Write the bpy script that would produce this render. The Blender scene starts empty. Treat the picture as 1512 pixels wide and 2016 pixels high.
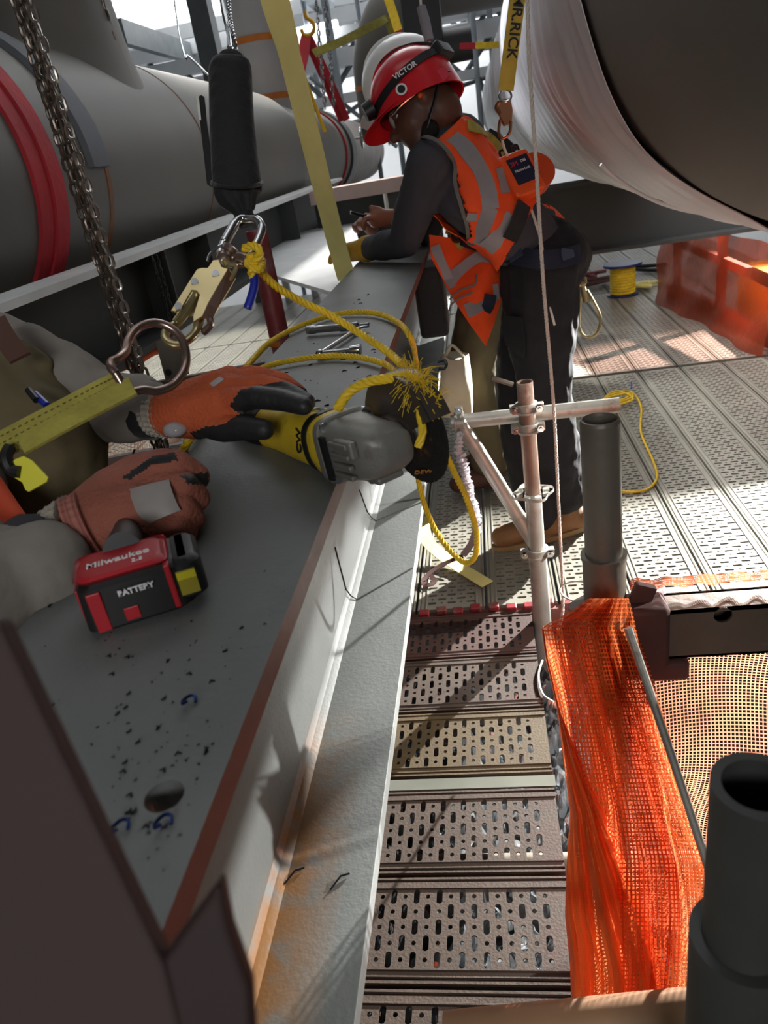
import bpy, bmesh, math, random
from mathutils import Vector, Matrix, Euler
from mathutils.bvhtree import BVHTree
from mathutils.geometry import tessellate_polygon
random.seed(7)
scn = bpy.context.scene
COL = scn.collection
PI = math.pi
V = Vector

# ------------------------------------------------------------------ camera
F = 1430.0; EYE = V((0, 0, 1.4))
_d = V((514, 2922, F)).normalized()
_y = V((169, -728, F)).normalized(); _y = (_y - _d * _y.dot(_d)).normalized()
_z = -_d; _x = _y.cross(_z)
RW = Matrix((_x, _y, _z))                      # world = RW @ camera (x right, y down, z forward)
def ray(px, py): return RW @ V(((px - 756) / F, (py - 1008) / F, 1.0))
def at(px, py, d=None, x=None, y=None, z=None):
    r = ray(px, py)
    if x is not None: return EYE + r * (x / r.x)
    if y is not None: return EYE + r * (y / r.y)
    if z is not None: return EYE + r * ((z - 1.4) / r.z)
    return EYE + r * d
def cdir(x, y, z): return (RW @ V((x, y, z))).normalized()
cam = bpy.data.cameras.new('camera'); camo = bpy.data.objects.new('camera', cam); COL.objects.link(camo)
m = Matrix((RW @ V((1, 0, 0)), RW @ V((0, -1, 0)), RW @ V((0, 0, -1)))).transposed().to_4x4()
m.translation = EYE; camo.matrix_world = m
cam.sensor_fit = 'AUTO'; cam.sensor_width = 36; cam.lens = F * 36 / 2016
cam.clip_start = 0.02; cam.clip_end = 200
cam.dof.use_dof = True; cam.dof.focus_distance = 1.25; cam.dof.aperture_fstop = 9
scn.camera = camo

# ------------------------------------------------------------------ world, lights, exposure
vs = scn.view_settings
scn.display_settings.display_device = 'sRGB'
vs.view_transform = 'Standard'; vs.look = 'None'; vs.gamma = 1; vs.use_curve_mapping = False; vs.exposure = 0.0
w = bpy.data.worlds.new('world'); scn.world = w; w.use_nodes = True
w.node_tree.nodes['Background'].inputs[0].default_value = (0.93, 0.96, 1.0, 1)
w.node_tree.nodes['Background'].inputs[1].default_value = 0.055
def spot(name, loc, target, power, size, blend, radius, color=(1, 1, 1)):
    l = bpy.data.lights.new(name, 'SPOT'); l.energy = power; l.spot_size = math.radians(size); l.spot_blend = blend
    l.shadow_soft_size = radius; l.color = color
    o = bpy.data.objects.new(name, l); COL.objects.link(o); o.location = loc
    o.rotation_euler = (V(target) - V(loc)).to_track_quat('-Z', 'Y').to_euler(); return o
def area(name, loc, target, power, sx, sy, color=(1, 1, 1)):
    l = bpy.data.lights.new(name, 'AREA'); l.shape = 'RECTANGLE'; l.size = sx; l.size_y = sy; l.energy = power; l.color = color
    o = bpy.data.objects.new(name, l); COL.objects.link(o); o.location = loc
    o.rotation_euler = (V(target) - V(loc)).to_track_quat('-Z', 'Y').to_euler(); return o
spot('deck_work_lamp', (3.3, 6.3, 1.74), (.3, 2.6, .2), 12000, 60, .4, .035, (1, .985, .95))
spot('side_web_fill', (2.7, 2.0, 1.47), (-.3, 1.0, .66), 780, 50, .5, .03, (1, .985, .95))  # added unseen fill that brightens the lower web and flange
spot('left_work_lamp', (-2.6, 6.5, 3.6), (-2.2, 5.2, 0.0), 1200, 80, .3, .1, (1, .98, .93))
area('hall_light_back', (0, 15.5, 6.5), (0, 20, 3.5), 2000, 14, 2)
area('hall_light_mid', (-0.5, 8.5, 6.2), (-0.5, 7.5, 0), 90, 3.0, 4)
area('overhead_bay_light', (-.4, 1.6, 5.5), (-.2, 1.6, 0), 13, 1.2, 3)
area('camera_side_fill', (.1, -2.2, 2.0), (0, 2.5, 1.35), 30, .9, .6)  # added fill from behind the camera for surfaces facing it
spot('wrap_fill', (-1.0, 4.6, 2.7), (.3, 3.9, 1.85), 170, 62, .5, .12, (.94, .96, 1))  # added unseen spot that brightens the white pipe wrap

# ------------------------------------------------------------------ materials
def lin(h):
    h = h.lstrip('#'); c = [int(h[i:i + 2], 16) / 255 for i in (0, 2, 4)]
    return tuple((x / 12.92 if x <= .04045 else ((x + .055) / 1.055) ** 2.4) for x in c)
MATS = {}
def mat(name, hexc, rough=.6, metal=0, var=.15, scale=6, bump=0, bscale=60, spot2=None, spot_scale=3, spot_lo=.55, spot_hi=.7, stretch=None, sheen=0, trans=0):
    if name in MATS: return MATS[name]
    m = bpy.data.materials.new(name); m.use_nodes = True; MATS[name] = m
    nt = m.node_tree; N = nt.nodes; L = nt.links; b = N['Principled BSDF']
    c = lin(hexc)
    b.inputs['Roughness'].default_value = rough; b.inputs['Metallic'].default_value = metal
    if sheen: b.inputs['Sheen Weight'].default_value = sheen
    tc = N.new('ShaderNodeTexCoord'); mp = N.new('ShaderNodeMapping'); L.new(tc.outputs['Object'], mp.inputs[0])
    if stretch: mp.inputs['Scale'].default_value = stretch
    n = N.new('ShaderNodeTexNoise'); n.inputs['Scale'].default_value = scale; n.inputs['Detail'].default_value = 6
    L.new(mp.outputs[0], n.inputs['Vector'])
    r = N.new('ShaderNodeValToRGB'); r.color_ramp.elements[0].position = .3; r.color_ramp.elements[1].position = .7
    r.color_ramp.elements[0].color = tuple(x * (1 - var) for x in c) + (1,); r.color_ramp.elements[1].color = tuple(min(1, x * (1 + var)) for x in c) + (1,)
    L.new(n.outputs[0], r.inputs[0]); out = r.outputs[0]
    if spot2:
        n2 = N.new('ShaderNodeTexNoise'); n2.inputs['Scale'].default_value = spot_scale; n2.inputs['Detail'].default_value = 8; n2.inputs['Roughness'].default_value = .65
        L.new(mp.outputs[0], n2.inputs['Vector'])
        mr = N.new('ShaderNodeMapRange'); mr.inputs[1].default_value = spot_lo; mr.inputs[2].default_value = spot_hi
        L.new(n2.outputs[0], mr.inputs[0]); mx = N.new('ShaderNodeMix'); mx.data_type = 'RGBA'
        L.new(mr.outputs[0], mx.inputs[0]); L.new(out, mx.inputs[6]); mx.inputs[7].default_value = lin(spot2) + (1,)
        out = mx.outputs[2]
    L.new(out, b.inputs['Base Color'])
    if bump:
        n3 = N.new('ShaderNodeTexNoise'); n3.inputs['Scale'].default_value = bscale; n3.inputs['Detail'].default_value = 4
        L.new(mp.outputs[0], n3.inputs['Vector']); bp = N.new('ShaderNodeBump'); bp.inputs['Strength'].default_value = bump; bp.inputs['Distance'].default_value = .01
        L.new(n3.outputs[0], bp.inputs['Height']); L.new(bp.outputs[0], b.inputs['Normal'])
    if trans: b.inputs['Transmission Weight'].default_value = trans
    return m
def net_mat(name, hexc, nu, nv, line, film=0.0):
    """open orange net: a square grid of strands from the UV map, holes transparent"""
    m = bpy.data.materials.new(name); m.use_nodes = True; nt = m.node_tree; N = nt.nodes; L = nt.links
    b = N['Principled BSDF']; b.inputs['Base Color'].default_value = lin(hexc) + (1,); b.inputs['Roughness'].default_value = .45
    uv = N.new('ShaderNodeUVMap'); sp = N.new('ShaderNodeSeparateXYZ'); L.new(uv.outputs[0], sp.inputs[0])
    outs = []
    for k, cnt in ((0, nu), (1, nv)):
        a = N.new('ShaderNodeMath'); a.operation = 'MULTIPLY'; a.inputs[1].default_value = cnt; L.new(sp.outputs[k], a.inputs[0])
        fr = N.new('ShaderNodeMath'); fr.operation = 'FRACT'; L.new(a.outputs[0], fr.inputs[0])
        lt = N.new('ShaderNodeMath'); lt.operation = 'LESS_THAN'; lt.inputs[1].default_value = line; L.new(fr.outputs[0], lt.inputs[0]); outs.append(lt)
    mx = N.new('ShaderNodeMath'); mx.operation = 'MAXIMUM'; L.new(outs[0].outputs[0], mx.inputs[0]); L.new(outs[1].outputs[0], mx.inputs[1])
    fl = N.new('ShaderNodeMath'); fl.operation = 'MAXIMUM'; fl.inputs[1].default_value = film; L.new(mx.outputs[0], fl.inputs[0])
    tr = N.new('ShaderNodeBsdfTransparent'); tl = N.new('ShaderNodeBsdfTranslucent'); tl.inputs[0].default_value = tuple(.5 * c + .5 * c ** .5 for c in lin(hexc)) + (1,)
    ms0 = N.new('ShaderNodeMixShader'); ms0.inputs[0].default_value = .4; L.new(b.outputs[0], ms0.inputs[1]); L.new(tl.outputs[0], ms0.inputs[2])
    ms = N.new('ShaderNodeMixShader'); L.new(fl.outputs[0], ms.inputs[0]); L.new(tr.outputs[0], ms.inputs[1]); L.new(ms0.outputs[0], ms.inputs[2])
    L.new(ms.outputs[0], N['Material Output'].inputs[0]); return m
def film_mat(name, hexc, opacity, rough=.25):
    m = bpy.data.materials.new(name); m.use_nodes = True; nt = m.node_tree; N = nt.nodes; L = nt.links
    b = N['Principled BSDF']; b.inputs['Base Color'].default_value = lin(hexc) + (1,); b.inputs['Roughness'].default_value = rough
    n3 = N.new('ShaderNodeTexNoise'); n3.inputs['Scale'].default_value = 14; bp = N.new('ShaderNodeBump'); bp.inputs['Strength'].default_value = .6; bp.inputs['Distance'].default_value = .02
    tc = N.new('ShaderNodeTexCoord'); L.new(tc.outputs['Object'], n3.inputs['Vector']); L.new(n3.outputs[0], bp.inputs['Height']); L.new(bp.outputs[0], b.inputs['Normal'])
    tr = N.new('ShaderNodeBsdfTransparent'); tr.inputs[0].default_value = tuple(.35 + .65 * x for x in lin(hexc)) + (1,)
    ms = N.new('ShaderNodeMixShader'); ms.inputs[0].default_value = opacity; L.new(tr.outputs[0], ms.inputs[1]); L.new(b.outputs[0], ms.inputs[2])
    L.new(ms.outputs[0], N['Material Output'].inputs[0]); return m
def emit_mat(name, col, s):
    m = bpy.data.materials.new(name); m.use_nodes = True; b = m.node_tree.nodes['Principled BSDF']
    b.inputs['Emission Color'].default_value = col + (1,); b.inputs['Emission Strength'].default_value = s; return m

steel = mat('grey_primer_steel', '#8d8f8e', .55, .0, .10, 5, .08, 140, '#6f726f', 2.2, .5, .72)
steel_dk = mat('dark_painted_steel', '#333534', .6, 0, .12, 4)
beam_low = None
rust_red = mat('brown_red_primer', '#7a4a42', .6, 0, .15, 9, .05, 80)
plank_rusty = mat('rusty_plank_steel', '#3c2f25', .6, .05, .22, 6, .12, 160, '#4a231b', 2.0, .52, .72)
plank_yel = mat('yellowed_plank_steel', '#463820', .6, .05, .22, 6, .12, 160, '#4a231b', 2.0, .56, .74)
plank_grey = mat('galvanized_plank', '#8f8c80', .42, .2, .14, 5, .1, 120, '#7c776c', 1.3, .5, .7)
galv = mat('galvanized_tube', '#b4b4ac', .4, .35, .15, 14, .08, 90, '#86796b', 7, .55, .7)
galv_br = mat('weathered_brown_tube', '#8b7264', .5, .3, .2, 14, .1, 90, '#b5b0a6', 7, .6, .7)
galv_dk = mat('dull_grey_tube', '#7c7468', .5, .3, .15, 10, .1, 90, '#6a5344', 5, .55, .72)
zinc = mat('yellow_zinc_steel', '#c9b98a', .28, .85, .1, 20)
zinc_b = mat('bronze_zinc_steel', '#a88f84', .25, .9, .12, 20)
chrome = mat('chromed_steel', '#c8cacc', .15, 1, .05, 20)
chain_m = mat('oiled_chain_steel', '#6d6258', .35, .8, .2, 30)
chain_l = mat('bright_chain_steel', '#a49c94', .3, .85, .15, 30)
pipe_m = mat('grey_pipe_coating', '#625f58', .55, 0, .06, 2.5, .03, 40)
pipe_lt = mat('light_grey_pipe_coating', '#a3a3a5', .5, 0, .06, 2.5)
weld_or = mat('orange_tape', '#b8691f', .55, 0, .15, 8)
weld_br = mat('brown_seam_primer', '#7b4a22', .6, 0, .2, 8)
black_f = mat('black_nylon', '#141416', .75, 0, .2, 12, .3, 60, sheen=.2)
black_p = mat('black_plastic', '#1a1a1b', .45, 0, .15, 12)
red_sling = mat('red_sling_fabric', '#b3202c', .75, 0, .18, 7, .2, 50)
yel_strap = mat('yellow_webbing', '#f4ec9a', .75, 0, .08, 10, .15, 200)
yel_web = mat('olive_yellow_webbing', '#a69c46', .8, 0, .2, 25, .3, 200)
yel_rope = mat('yellow_rope_fibre', '#f0c928', .55, 0, .15, 40, .1, 200)
white_rope = mat('white_cord_fibre', '#dedad0', .7, 0, .08, 40)
blue_tape = mat('blue_tape', '#1c2d9c', .35, 0, .15, 30)
orange_f = mat('orange_vest_fabric', '#f2531a', .75, 0, .08, 8, .5, 16)
refl = mat('silver_reflective_tape', '#8e8e92', .5, 0, .08, 20)
shirt_m = mat('charcoal_shirt_fabric', '#3f4047', .85, 0, .1, 6, .25, 18)
navy = mat('navy_trouser_fabric', '#15161d', .85, 0, .15, 6, .35, 14)
harness_b = mat('navy_harness_webbing', '#1b2438', .8, 0, .15, 20)
khaki = mat('khaki_fabric', '#5b5039', .85, 0, .15, 6, .35, 14)
skin_d = mat('dark_brown_skin', '#5a3a2c', .5, 0, .1, 10)
skin_l = mat('light_skin', '#b98372', .5, 0, .1, 10)
red_sh = mat('red_helmet_shell', '#d3212b', .25, 0, .03, 4)
white_sh = mat('white_helmet_shell', '#e8e8e6', .3, 0, .03, 4)
boot_m = mat('tan_boot_leather', '#7d5a38', .7, 0, .15, 15)
sole_m = mat('boot_sole_rubber', '#8a7450', .8, 0, .1, 15)
white_m = mat('white_print', '#e6e6e6', .5, 0, .02, 4)
glove_o = mat('orange_knit_glove', '#c25a32', .85, 0, .12, 20, .4, 220)
glove_r = mat('dull_rust_knit_glove', '#9a5a48', .85, 0, .12, 20, .4, 220)
glove_k = mat('black_nitrile_coating', '#232324', .55, 0, .15, 20, .2, 80)
leather_y = mat('yellow_leather', '#b98a16', .7, 0, .15, 14, .3, 40)
sleeve_m = mat('grey_canvas_sleeve', '#88827a', .9, 0, .1, 8, .35, 22)
vest_t = mat('olive_tan_vest_fabric', '#6d6247', .9, 0, .15, 8, .35, 16)
tool_y = mat('worn_yellow_tool_plastic', '#e8c62c', .45, 0, .12, 18, .1, 60, '#8b7430', 16, .56, .72)
tool_g = mat('cast_grey_gear_housing', '#83827c', .5, .3, .1, 16, .1, 80, '#5e5048', 9, .6, .75)
tool_r = mat('red_tool_plastic', '#b3202a', .45, 0, .08, 16)
guard_m = mat('dark_guard_steel', '#5c544e', .4, .5, .2, 9)
disc_m = mat('black_abrasive_disc', '#1d1a18', .8, 0, .3, 60, .4, 300)
wrap_m = mat('white_plastic_wrap', '#d6d6dc', .35, 0, .05, 3, .25, 7, stretch=(1, .25, 1))
hall_w = mat('white_hall_sheeting', '#f2f4f6', .6, 0, .06, .6, .5, 1.5)
hall_g = mat('pale_roof_steel', '#c9cdd0', .5, 0, .1, 2)
col_dk = mat('dark_column_paint', '#2d2e30', .5, 0, .1, 3)
canvas = mat('off_white_canvas', '#cdc6ae', .9, 0, .08, 10, .4, 24)
spool_b = mat('blue_spool_plastic', '#1d2c63', .4)
crate_y = mat('yellow_crate_board', '#c9921c', .7)
orange_p = mat('orange_hose_plastic', '#d9591a', .5)
rust_m = mat('brown_rusted_steel', '#5b3a35', .7, 0, .2, 6)
eye_m = mat('eye_white', '#e0dcd6', .3); eye_d = mat('dark_iris', '#1a120e', .3)
lens_m = film_mat('clear_safety_lens', '#e8f0f4', .35, .05)
clear_f = film_mat('clear_crumpled_film', '#c9ccd0', .55, .12)

# ------------------------------------------------------------------ mesh tools
ORG = {}
def tag(o, label=None, cat=None, group=None, kind=None):
    if label: o['label'] = label
    if cat: o['category'] = cat
    if group: o['group'] = group
    if kind: o['kind'] = kind
    return o
def thing(name, label, cat, loc=(0, 0, 0), group=None):
    o = bpy.data.objects.new(name, None); COL.objects.link(o); o.location = loc; o.empty_display_size = .05
    ORG[o.name] = V(loc); return tag(o, label, cat, group)
def orth(d):
    d = d.normalized(); a = V((0, 0, 1)) if abs(d.z) < .9 else V((1, 0, 0))
    u = d.cross(a).normalized(); return u, d.cross(u).normalized()
class MB:
    def __init__(s): s.v = []; s.f = []; s.mi = []; s.uv = {}; s.cur = 0; s.mt = None
    def add(s, vs, fs, M=None):
        n = len(s.v); s.v += [(M @ V(v)) if M else V(v) for v in vs]
        for f in fs: s.f.append([i + n for i in f]); s.mi.append(s.cur)
        return s
    def box(s, c, d, M=None, rot=None):
        x, y, z = [k / 2 for k in d]; R = Euler(rot).to_matrix() if rot else Matrix.Identity(3)
        vs = [V(c) + R @ V((i * x, j * y, k * z)) for i in (-1, 1) for j in (-1, 1) for k in (-1, 1)]
        return s.add(vs, [(0, 1, 3, 2), (4, 6, 7, 5), (0, 4, 5, 1), (2, 3, 7, 6), (0, 2, 6, 4), (1, 5, 7, 3)], M)
    def rings(s, rs, closed=False, caps=True, M=None):
        n = len(rs[0]); vs = [p for r in rs for p in r]; fs = []
        K = len(rs)
        for k in range(K if closed else K - 1):
            a = k * n; b = ((k + 1) % K) * n
            for i in range(n): j = (i + 1) % n; fs.append((a + i, a + j, b + j, b + i))
        if caps and not closed: fs.append(list(range(n))[::-1]); fs.append([(K - 1) * n + i for i in range(n)])
        return s.add(vs, fs, M)
    def tube(s, pts, r, seg=12, closed=False, caps=True, M=None, flat=1.0, up=None):
        pts = [V(p) for p in pts]; n = len(pts); rr = r if isinstance(r, (list, tuple)) else [r] * n
        rs = []; u = None
        for i, p in enumerate(pts):
            if closed: t = pts[(i + 1) % n] - pts[i - 1]
            else: t = pts[min(i + 1, n - 1)] - pts[max(i - 1, 0)]
            t = t.normalized() if t.length > 1e-9 else V((0, 0, 1))
            if u is None: u = (V(up) - t * V(up).dot(t)).normalized() if up else orth(t)[0]
            u = (u - t * u.dot(t)); u = u.normalized() if u.length > 1e-6 else orth(t)[0]
            w_ = t.cross(u)
            rs.append([p + (u * math.cos(a) + w_ * flat * math.sin(a)) * rr[i] for a in [2 * PI * k / seg for k in range(seg)]])
        return s.rings(rs, closed, caps, M)
    def pipe(s, p0, p1, ro, ri, seg=24, M=None):       # hollow tube with wall
        p0, p1 = V(p0), V(p1); u, w_ = orth(p1 - p0)
        R = lambda p, r: [p + (u * math.cos(a) + w_ * math.sin(a)) * r for a in [2 * PI * k / seg for k in range(seg)]]
        return s.rings([R(p0, ri), R(p0, ro), R(p1, ro), R(p1, ri)], True, False, M)
    def lathe(s, prof, o, ax, seg=32, M=None, a0=0, a1=2 * PI):
        ax = V(ax).normalized(); u, w_ = orth(ax); o = V(o); full = abs(a1 - a0 - 2 * PI) < 1e-6
        vs = []; fs = []; K = len(prof); S = seg if full else seg + 1
        for i in range(S):
            a = a0 + (a1 - a0) * i / seg
            for r, h in prof: vs.append(o + ax * h + (u * math.cos(a) + w_ * math.sin(a)) * r)
        for i in range(seg):
            j = (i + 1) % S
            for k in range(K - 1): fs.append((i * K + k, j * K + k, j * K + k + 1, i * K + k + 1))
        return s.add(vs, fs, M)
    def prism(s, poly, t, M=None, holes=()):           # 2D outline in the local XY plane, thickness t in +Z
        loops = [[V((x, y, 0)) for x, y in poly]] + [[V((x, y, 0)) for x, y in h] for h in holes]
        tri = tessellate_polygon(loops); flat = [p for l in loops for p in l]; n = len(flat)
        vs = [tuple(p) for p in flat] + [(p.x, p.y, t) for p in flat]
        fs = [tuple(a) for a in tri] + [tuple(i + n for i in a[::-1]) for a in tri]; k = 0
        for l in loops:
            for i in range(len(l)): j = (i + 1) % len(l); fs.append((k + i, k + j, k + j + n, k + i + n))
            k += len(l)
        return s.add(vs, fs, M)
    def ell(s, c, r, seg=20, rin=12, M=None, R=None):
        R = R or Matrix.Identity(3); vs = []; fs = []
        for i in range(rin + 1):
            th = PI * i / rin
            for k in range(seg): a = 2 * PI * k / seg; vs.append(V(c) + R @ V((r[0] * math.sin(th) * math.cos(a), r[1] * math.sin(th) * math.sin(a), r[2] * math.cos(th))))
        for i in range(rin):
            for k in range(seg): j = (k + 1) % seg; fs.append((i * seg + k, (i + 1) * seg + k, (i + 1) * seg + j, i * seg + j))
        return s.add(vs, fs, M)
    def capsule(s, p0, p1, r0, r1, seg=16, n=5):
        p0, p1 = V(p0), V(p1); d = (p1 - p0); L_ = d.length
        if L_ < 1e-6: return s.ell(p0, (r0,) * 3)
        t = d / L_; u, w_ = orth(t); rs = []
        for k in range(n + 1):
            a = PI / 2 * k / n; rs.append((p0 - t * r0 * math.cos(a), max(r0 * math.sin(a), 1e-4)))
        for k in range(n + 1):
            a = PI / 2 * k / n; rs.append((p1 + t * r1 * math.sin(a), max(r1 * math.cos(a), 1e-4)))
        return s.rings([[c + (u * math.cos(a) + w_ * math.sin(a)) * r for a in [2 * PI * k / seg for k in range(seg)]] for c, r in rs])
    def grid(s, fn, nu, nv, thick=0, closed_u=False):
        """surface fn(u,v) with UVs; thick adds a second skin"""
        P = [[V(fn(i / nu, j / nv)) for j in range(nv + 1)] for i in range(nu + 1)]
        n0 = len(s.v); vs = [p for row in P for p in row]; S = nv + 1
        fs = [(i * S + j, (i + 1) * S + j, (i + 1) * S + j + 1, i * S + j + 1) for i in range(nu) for j in range(nv)]
        if thick:
            Nn = []
            for i in range(nu + 1):
                for j in range(nv + 1):
                    du = P[min(i + 1, nu)][j] - P[max(i - 1, 0)][j]; dv = P[i][min(j + 1, nv)] - P[i][max(j - 1, 0)]
                    q = du.cross(dv); Nn.append(q.normalized() if q.length > 1e-12 else V((0, 0, 1)))
            T = len(vs); vs2 = [vs[k] - Nn[k] * thick for k in range(T)]
            fs2 = [tuple(i + T for i in f[::-1]) for f in fs]
            bd = [(i * S, (i + 1) * S) for i in range(nu)] + [((i + 1) * S + nv, i * S + nv) for i in range(nu)] + [(j + 1, j) for j in range(nv)] + [(nu * S + j, nu * S + j + 1) for j in range(nv)]
            vs += vs2; fs += fs2 + [(a, b, b + T, a + T) for a, b in bd]
        s.add(vs, fs)
        for i in range(nu + 1):
            for j in range(nv + 1): s.uv[n0 + i * S + j] = (i / nu, j / nv)
        return s
    def build(s, name, mats, parent=None, smooth=True, bevel=0, label=None, subsurf=0, ang=35):
        me = bpy.data.meshes.new(name)
        if not isinstance(mats, (list, tuple)): mats = [mats]
        if parent is not None: o0 = ORG[parent.name]
        else:
            xs = [v.x for v in s.v]; ys = [v.y for v in s.v]; zs = [v.z for v in s.v]
            o0 = V(((min(xs) + max(xs)) / 2, (min(ys) + max(ys)) / 2, min(zs)))
        me.from_pydata([tuple(v - o0) for v in s.v], [], s.f); 
        for m_ in mats: me.materials.append(m_)
        me.polygons.foreach_set('material_index', s.mi)
        if s.uv:
            uvl = me.uv_layers.new(name='UVMap')
            for l in me.loops: uvl.data[l.index].uv = s.uv.get(l.vertex_index, (0, 0))
        bm = bmesh.new(); bm.from_mesh(me); bmesh.ops.recalc_face_normals(bm, faces=bm.faces)
        if smooth:
            for f in bm.faces: f.smooth = True
            for e in bm.edges:
                if len(e.link_faces) == 2 and e.calc_face_angle(0) > math.radians(ang): e.smooth = False
        bm.to_mesh(me); bm.free(); me.update()
        o = bpy.data.objects.new(name, me); COL.objects.link(o)
        if parent is not None: o.parent = parent
        else: o.location = o0
        ORG[o.name] = o0
        if bevel:
            b = o.modifiers.new('bevel', 'BEVEL'); b.width = bevel; b.segments = 2; b.limit_method = 'ANGLE'; b.angle_limit = math.radians(40)
        if subsurf:
            b = o.modifiers.new('sub', 'SUBSURF'); b.levels = subsurf; b.render_levels = subsurf
        if label: o['label'] = label
        return o
def crom(pts, n=8, closed=False):
    pts = [V(p) for p in pts]; out = []; N_ = len(pts)
    rng = range(N_ if closed else N_ - 1)
    for i in rng:
        if closed: a, b, c, d = pts[i - 1], pts[i], pts[(i + 1) % N_], pts[(i + 2) % N_]
        else: a, b, c, d = pts[max(i - 1, 0)], pts[i], pts[i + 1], pts[min(i + 2, N_ - 1)]
        for k in range(n):
            t = k / n; out.append(.5 * ((2 * b) + (c - a) * t + (2 * a - 5 * b + 4 * c - d) * t * t + (3 * b - 3 * c + d - a) * t ** 3))
    if not closed: out.append(pts[-1])
    return out
def resample(pts, step):
    L_ = [0]
    for a, b in zip(pts, pts[1:]): L_.append(L_[-1] + (b - a).length)
    n = max(2, int(L_[-1] / step)); out = []; k = 0
    for i in range(n + 1):
        s_ = L_[-1] * i / n
        while k < len(pts) - 2 and L_[k + 1] < s_: k += 1
        q = (s_ - L_[k]) / max(L_[k + 1] - L_[k], 1e-9); out.append(pts[k].lerp(pts[k + 1], q))
    return out
def rope_mb(path, r, pitch=.035, step=None, strands=3, mb=None, seg=6):
    mb = mb or MB(); step = step or pitch / 9; P = resample(path, step); n = len(P)
    fr = []; u = None
    for i in range(n):
        t = (P[min(i + 1, n - 1)] - P[max(i - 1, 0)]).normalized()
        if u is None: u = orth(t)[0]
        u = (u - t * u.dot(t)).normalized(); fr.append((u, t.cross(u)))
    st = (P[1] - P[0]).length
    for s_ in range(strands):
        pp = [P[i] + (fr[i][0] * math.cos(2 * PI * (i * st / pitch + s_ / strands)) + fr[i][1] * math.sin(2 * PI * (i * st / pitch + s_ / strands))) * r * .5 for i in range(n)]
        mb.tube(pp, r * .56, seg)
    return mb
def ribbon_mb(pts, nrm, width, th=.0025, mb=None):
    """flat strap of real thickness along pts; nrm = one or per-point normals"""
    mb = mb or MB(); n = len(pts); ns = nrm if isinstance(nrm, list) else [V(nrm)] * n; ws = width if isinstance(width, list) else [width] * n
    rs = []
    for i in range(n):
        t = (pts[min(i + 1, n - 1)] - pts[max(i - 1, 0)]).normalized(); q = (ns[i] - t * ns[i].dot(t)).normalized(); b = t.cross(q)
        rs.append([pts[i] + b * ws[i] / 2 - q * th / 2, pts[i] + b * ws[i] / 2 + q * th / 2, pts[i] - b * ws[i] / 2 + q * th / 2, pts[i] - b * ws[i] / 2 - q * th / 2])
    return mb.rings(rs)
def frame(o, xa, za):
    x = V(xa).normalized(); z = V(za); z = (z - x * z.dot(x)).normalized(); y = z.cross(x)
    M = Matrix((x, y, z)).transposed().to_4x4(); M.translation = V(o); return M
def text(name, s, size, M, m_, parent, ext=.0006, bold=0.0, xs=1.0, label=None):
    cu = bpy.data.curves.new(name, 'FONT'); cu.body = s; cu.size = size; cu.extrude = ext; cu.align_x = 'CENTER'; cu.align_y = 'CENTER'; cu.offset = bold
    t = bpy.data.objects.new(name, cu); COL.objects.link(t)
    dg = bpy.context.evaluated_depsgraph_get(); me = bpy.data.meshes.new_from_object(t.evaluated_get(dg)); bpy.data.objects.remove(t)
    M2 = M @ Matrix.Diagonal((xs, 1, 1, 1)); o0 = ORG[parent.name]
    for v in me.vertices: v.co = M2 @ v.co - o0
    me.materials.clear(); me.materials.append(m_)
    o = bpy.data.objects.new(name, me); COL.objects.link(o); o.parent = parent; ORG[o.name] = o0
    if label: o['label'] = label
    return o
def blob(name, mb, voxel, smooth, m_, parent, label=None, disp=0, facemat=None):
    """melt overlapping capsules into ONE continuous skin"""
    me = bpy.data.meshes.new('tmp'); me.from_pydata([tuple(v) for v in mb.v], [], mb.f); t = bpy.data.objects.new('tmp', me); COL.objects.link(t)
    bm = bmesh.new(); bm.from_mesh(me); bmesh.ops.recalc_face_normals(bm, faces=bm.faces); bm.to_mesh(me); bm.free()
    r = t.modifiers.new('r', 'REMESH'); r.mode = 'VOXEL'; r.voxel_size = voxel
    s_ = t.modifiers.new('s', 'SMOOTH'); s_.factor = .5; s_.iterations = smooth
    if disp:
        tx = bpy.data.textures.new('fold', 'CLOUDS'); tx.noise_scale = .07; dm = t.modifiers.new('d', 'DISPLACE'); dm.texture = tx; dm.strength = disp; dm.mid_level = .5
    dg = bpy.context.evaluated_depsgraph_get(); out = bpy.data.meshes.new_from_object(t.evaluated_get(dg)); bpy.data.objects.remove(t)
    out.name = name; o0 = ORG[parent.name]
    bvh = BVHTree.FromPolygons([v.co.copy() for v in out.vertices], [list(p.vertices) for p in out.polygons])
    out.materials.clear()
    for q in (m_ if isinstance(m_, list) else [m_]): out.materials.append(q)
    if facemat:
        for p in out.polygons: p.material_index = facemat(V(p.center), V(p.normal))
    for v in out.vertices: v.co = v.co - o0
    for p in out.polygons: p.use_smooth = True
    o = bpy.data.objects.new(name, out); COL.objects.link(o); o.parent = parent; ORG[o.name] = o0
    if label: o['label'] = label
    return o, bvh
def hit(bvh, px, py, off=0.0, fallback=None):
    r = ray(px, py); loc, n, i, dd = bvh.ray_cast(EYE, r.normalized())
    if loc is None:
        if fallback is None: return None
        return EYE + r * fallback, -r.normalized()
    if n.dot(r) > 0: n = -n
    return loc + n * off, n
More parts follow.
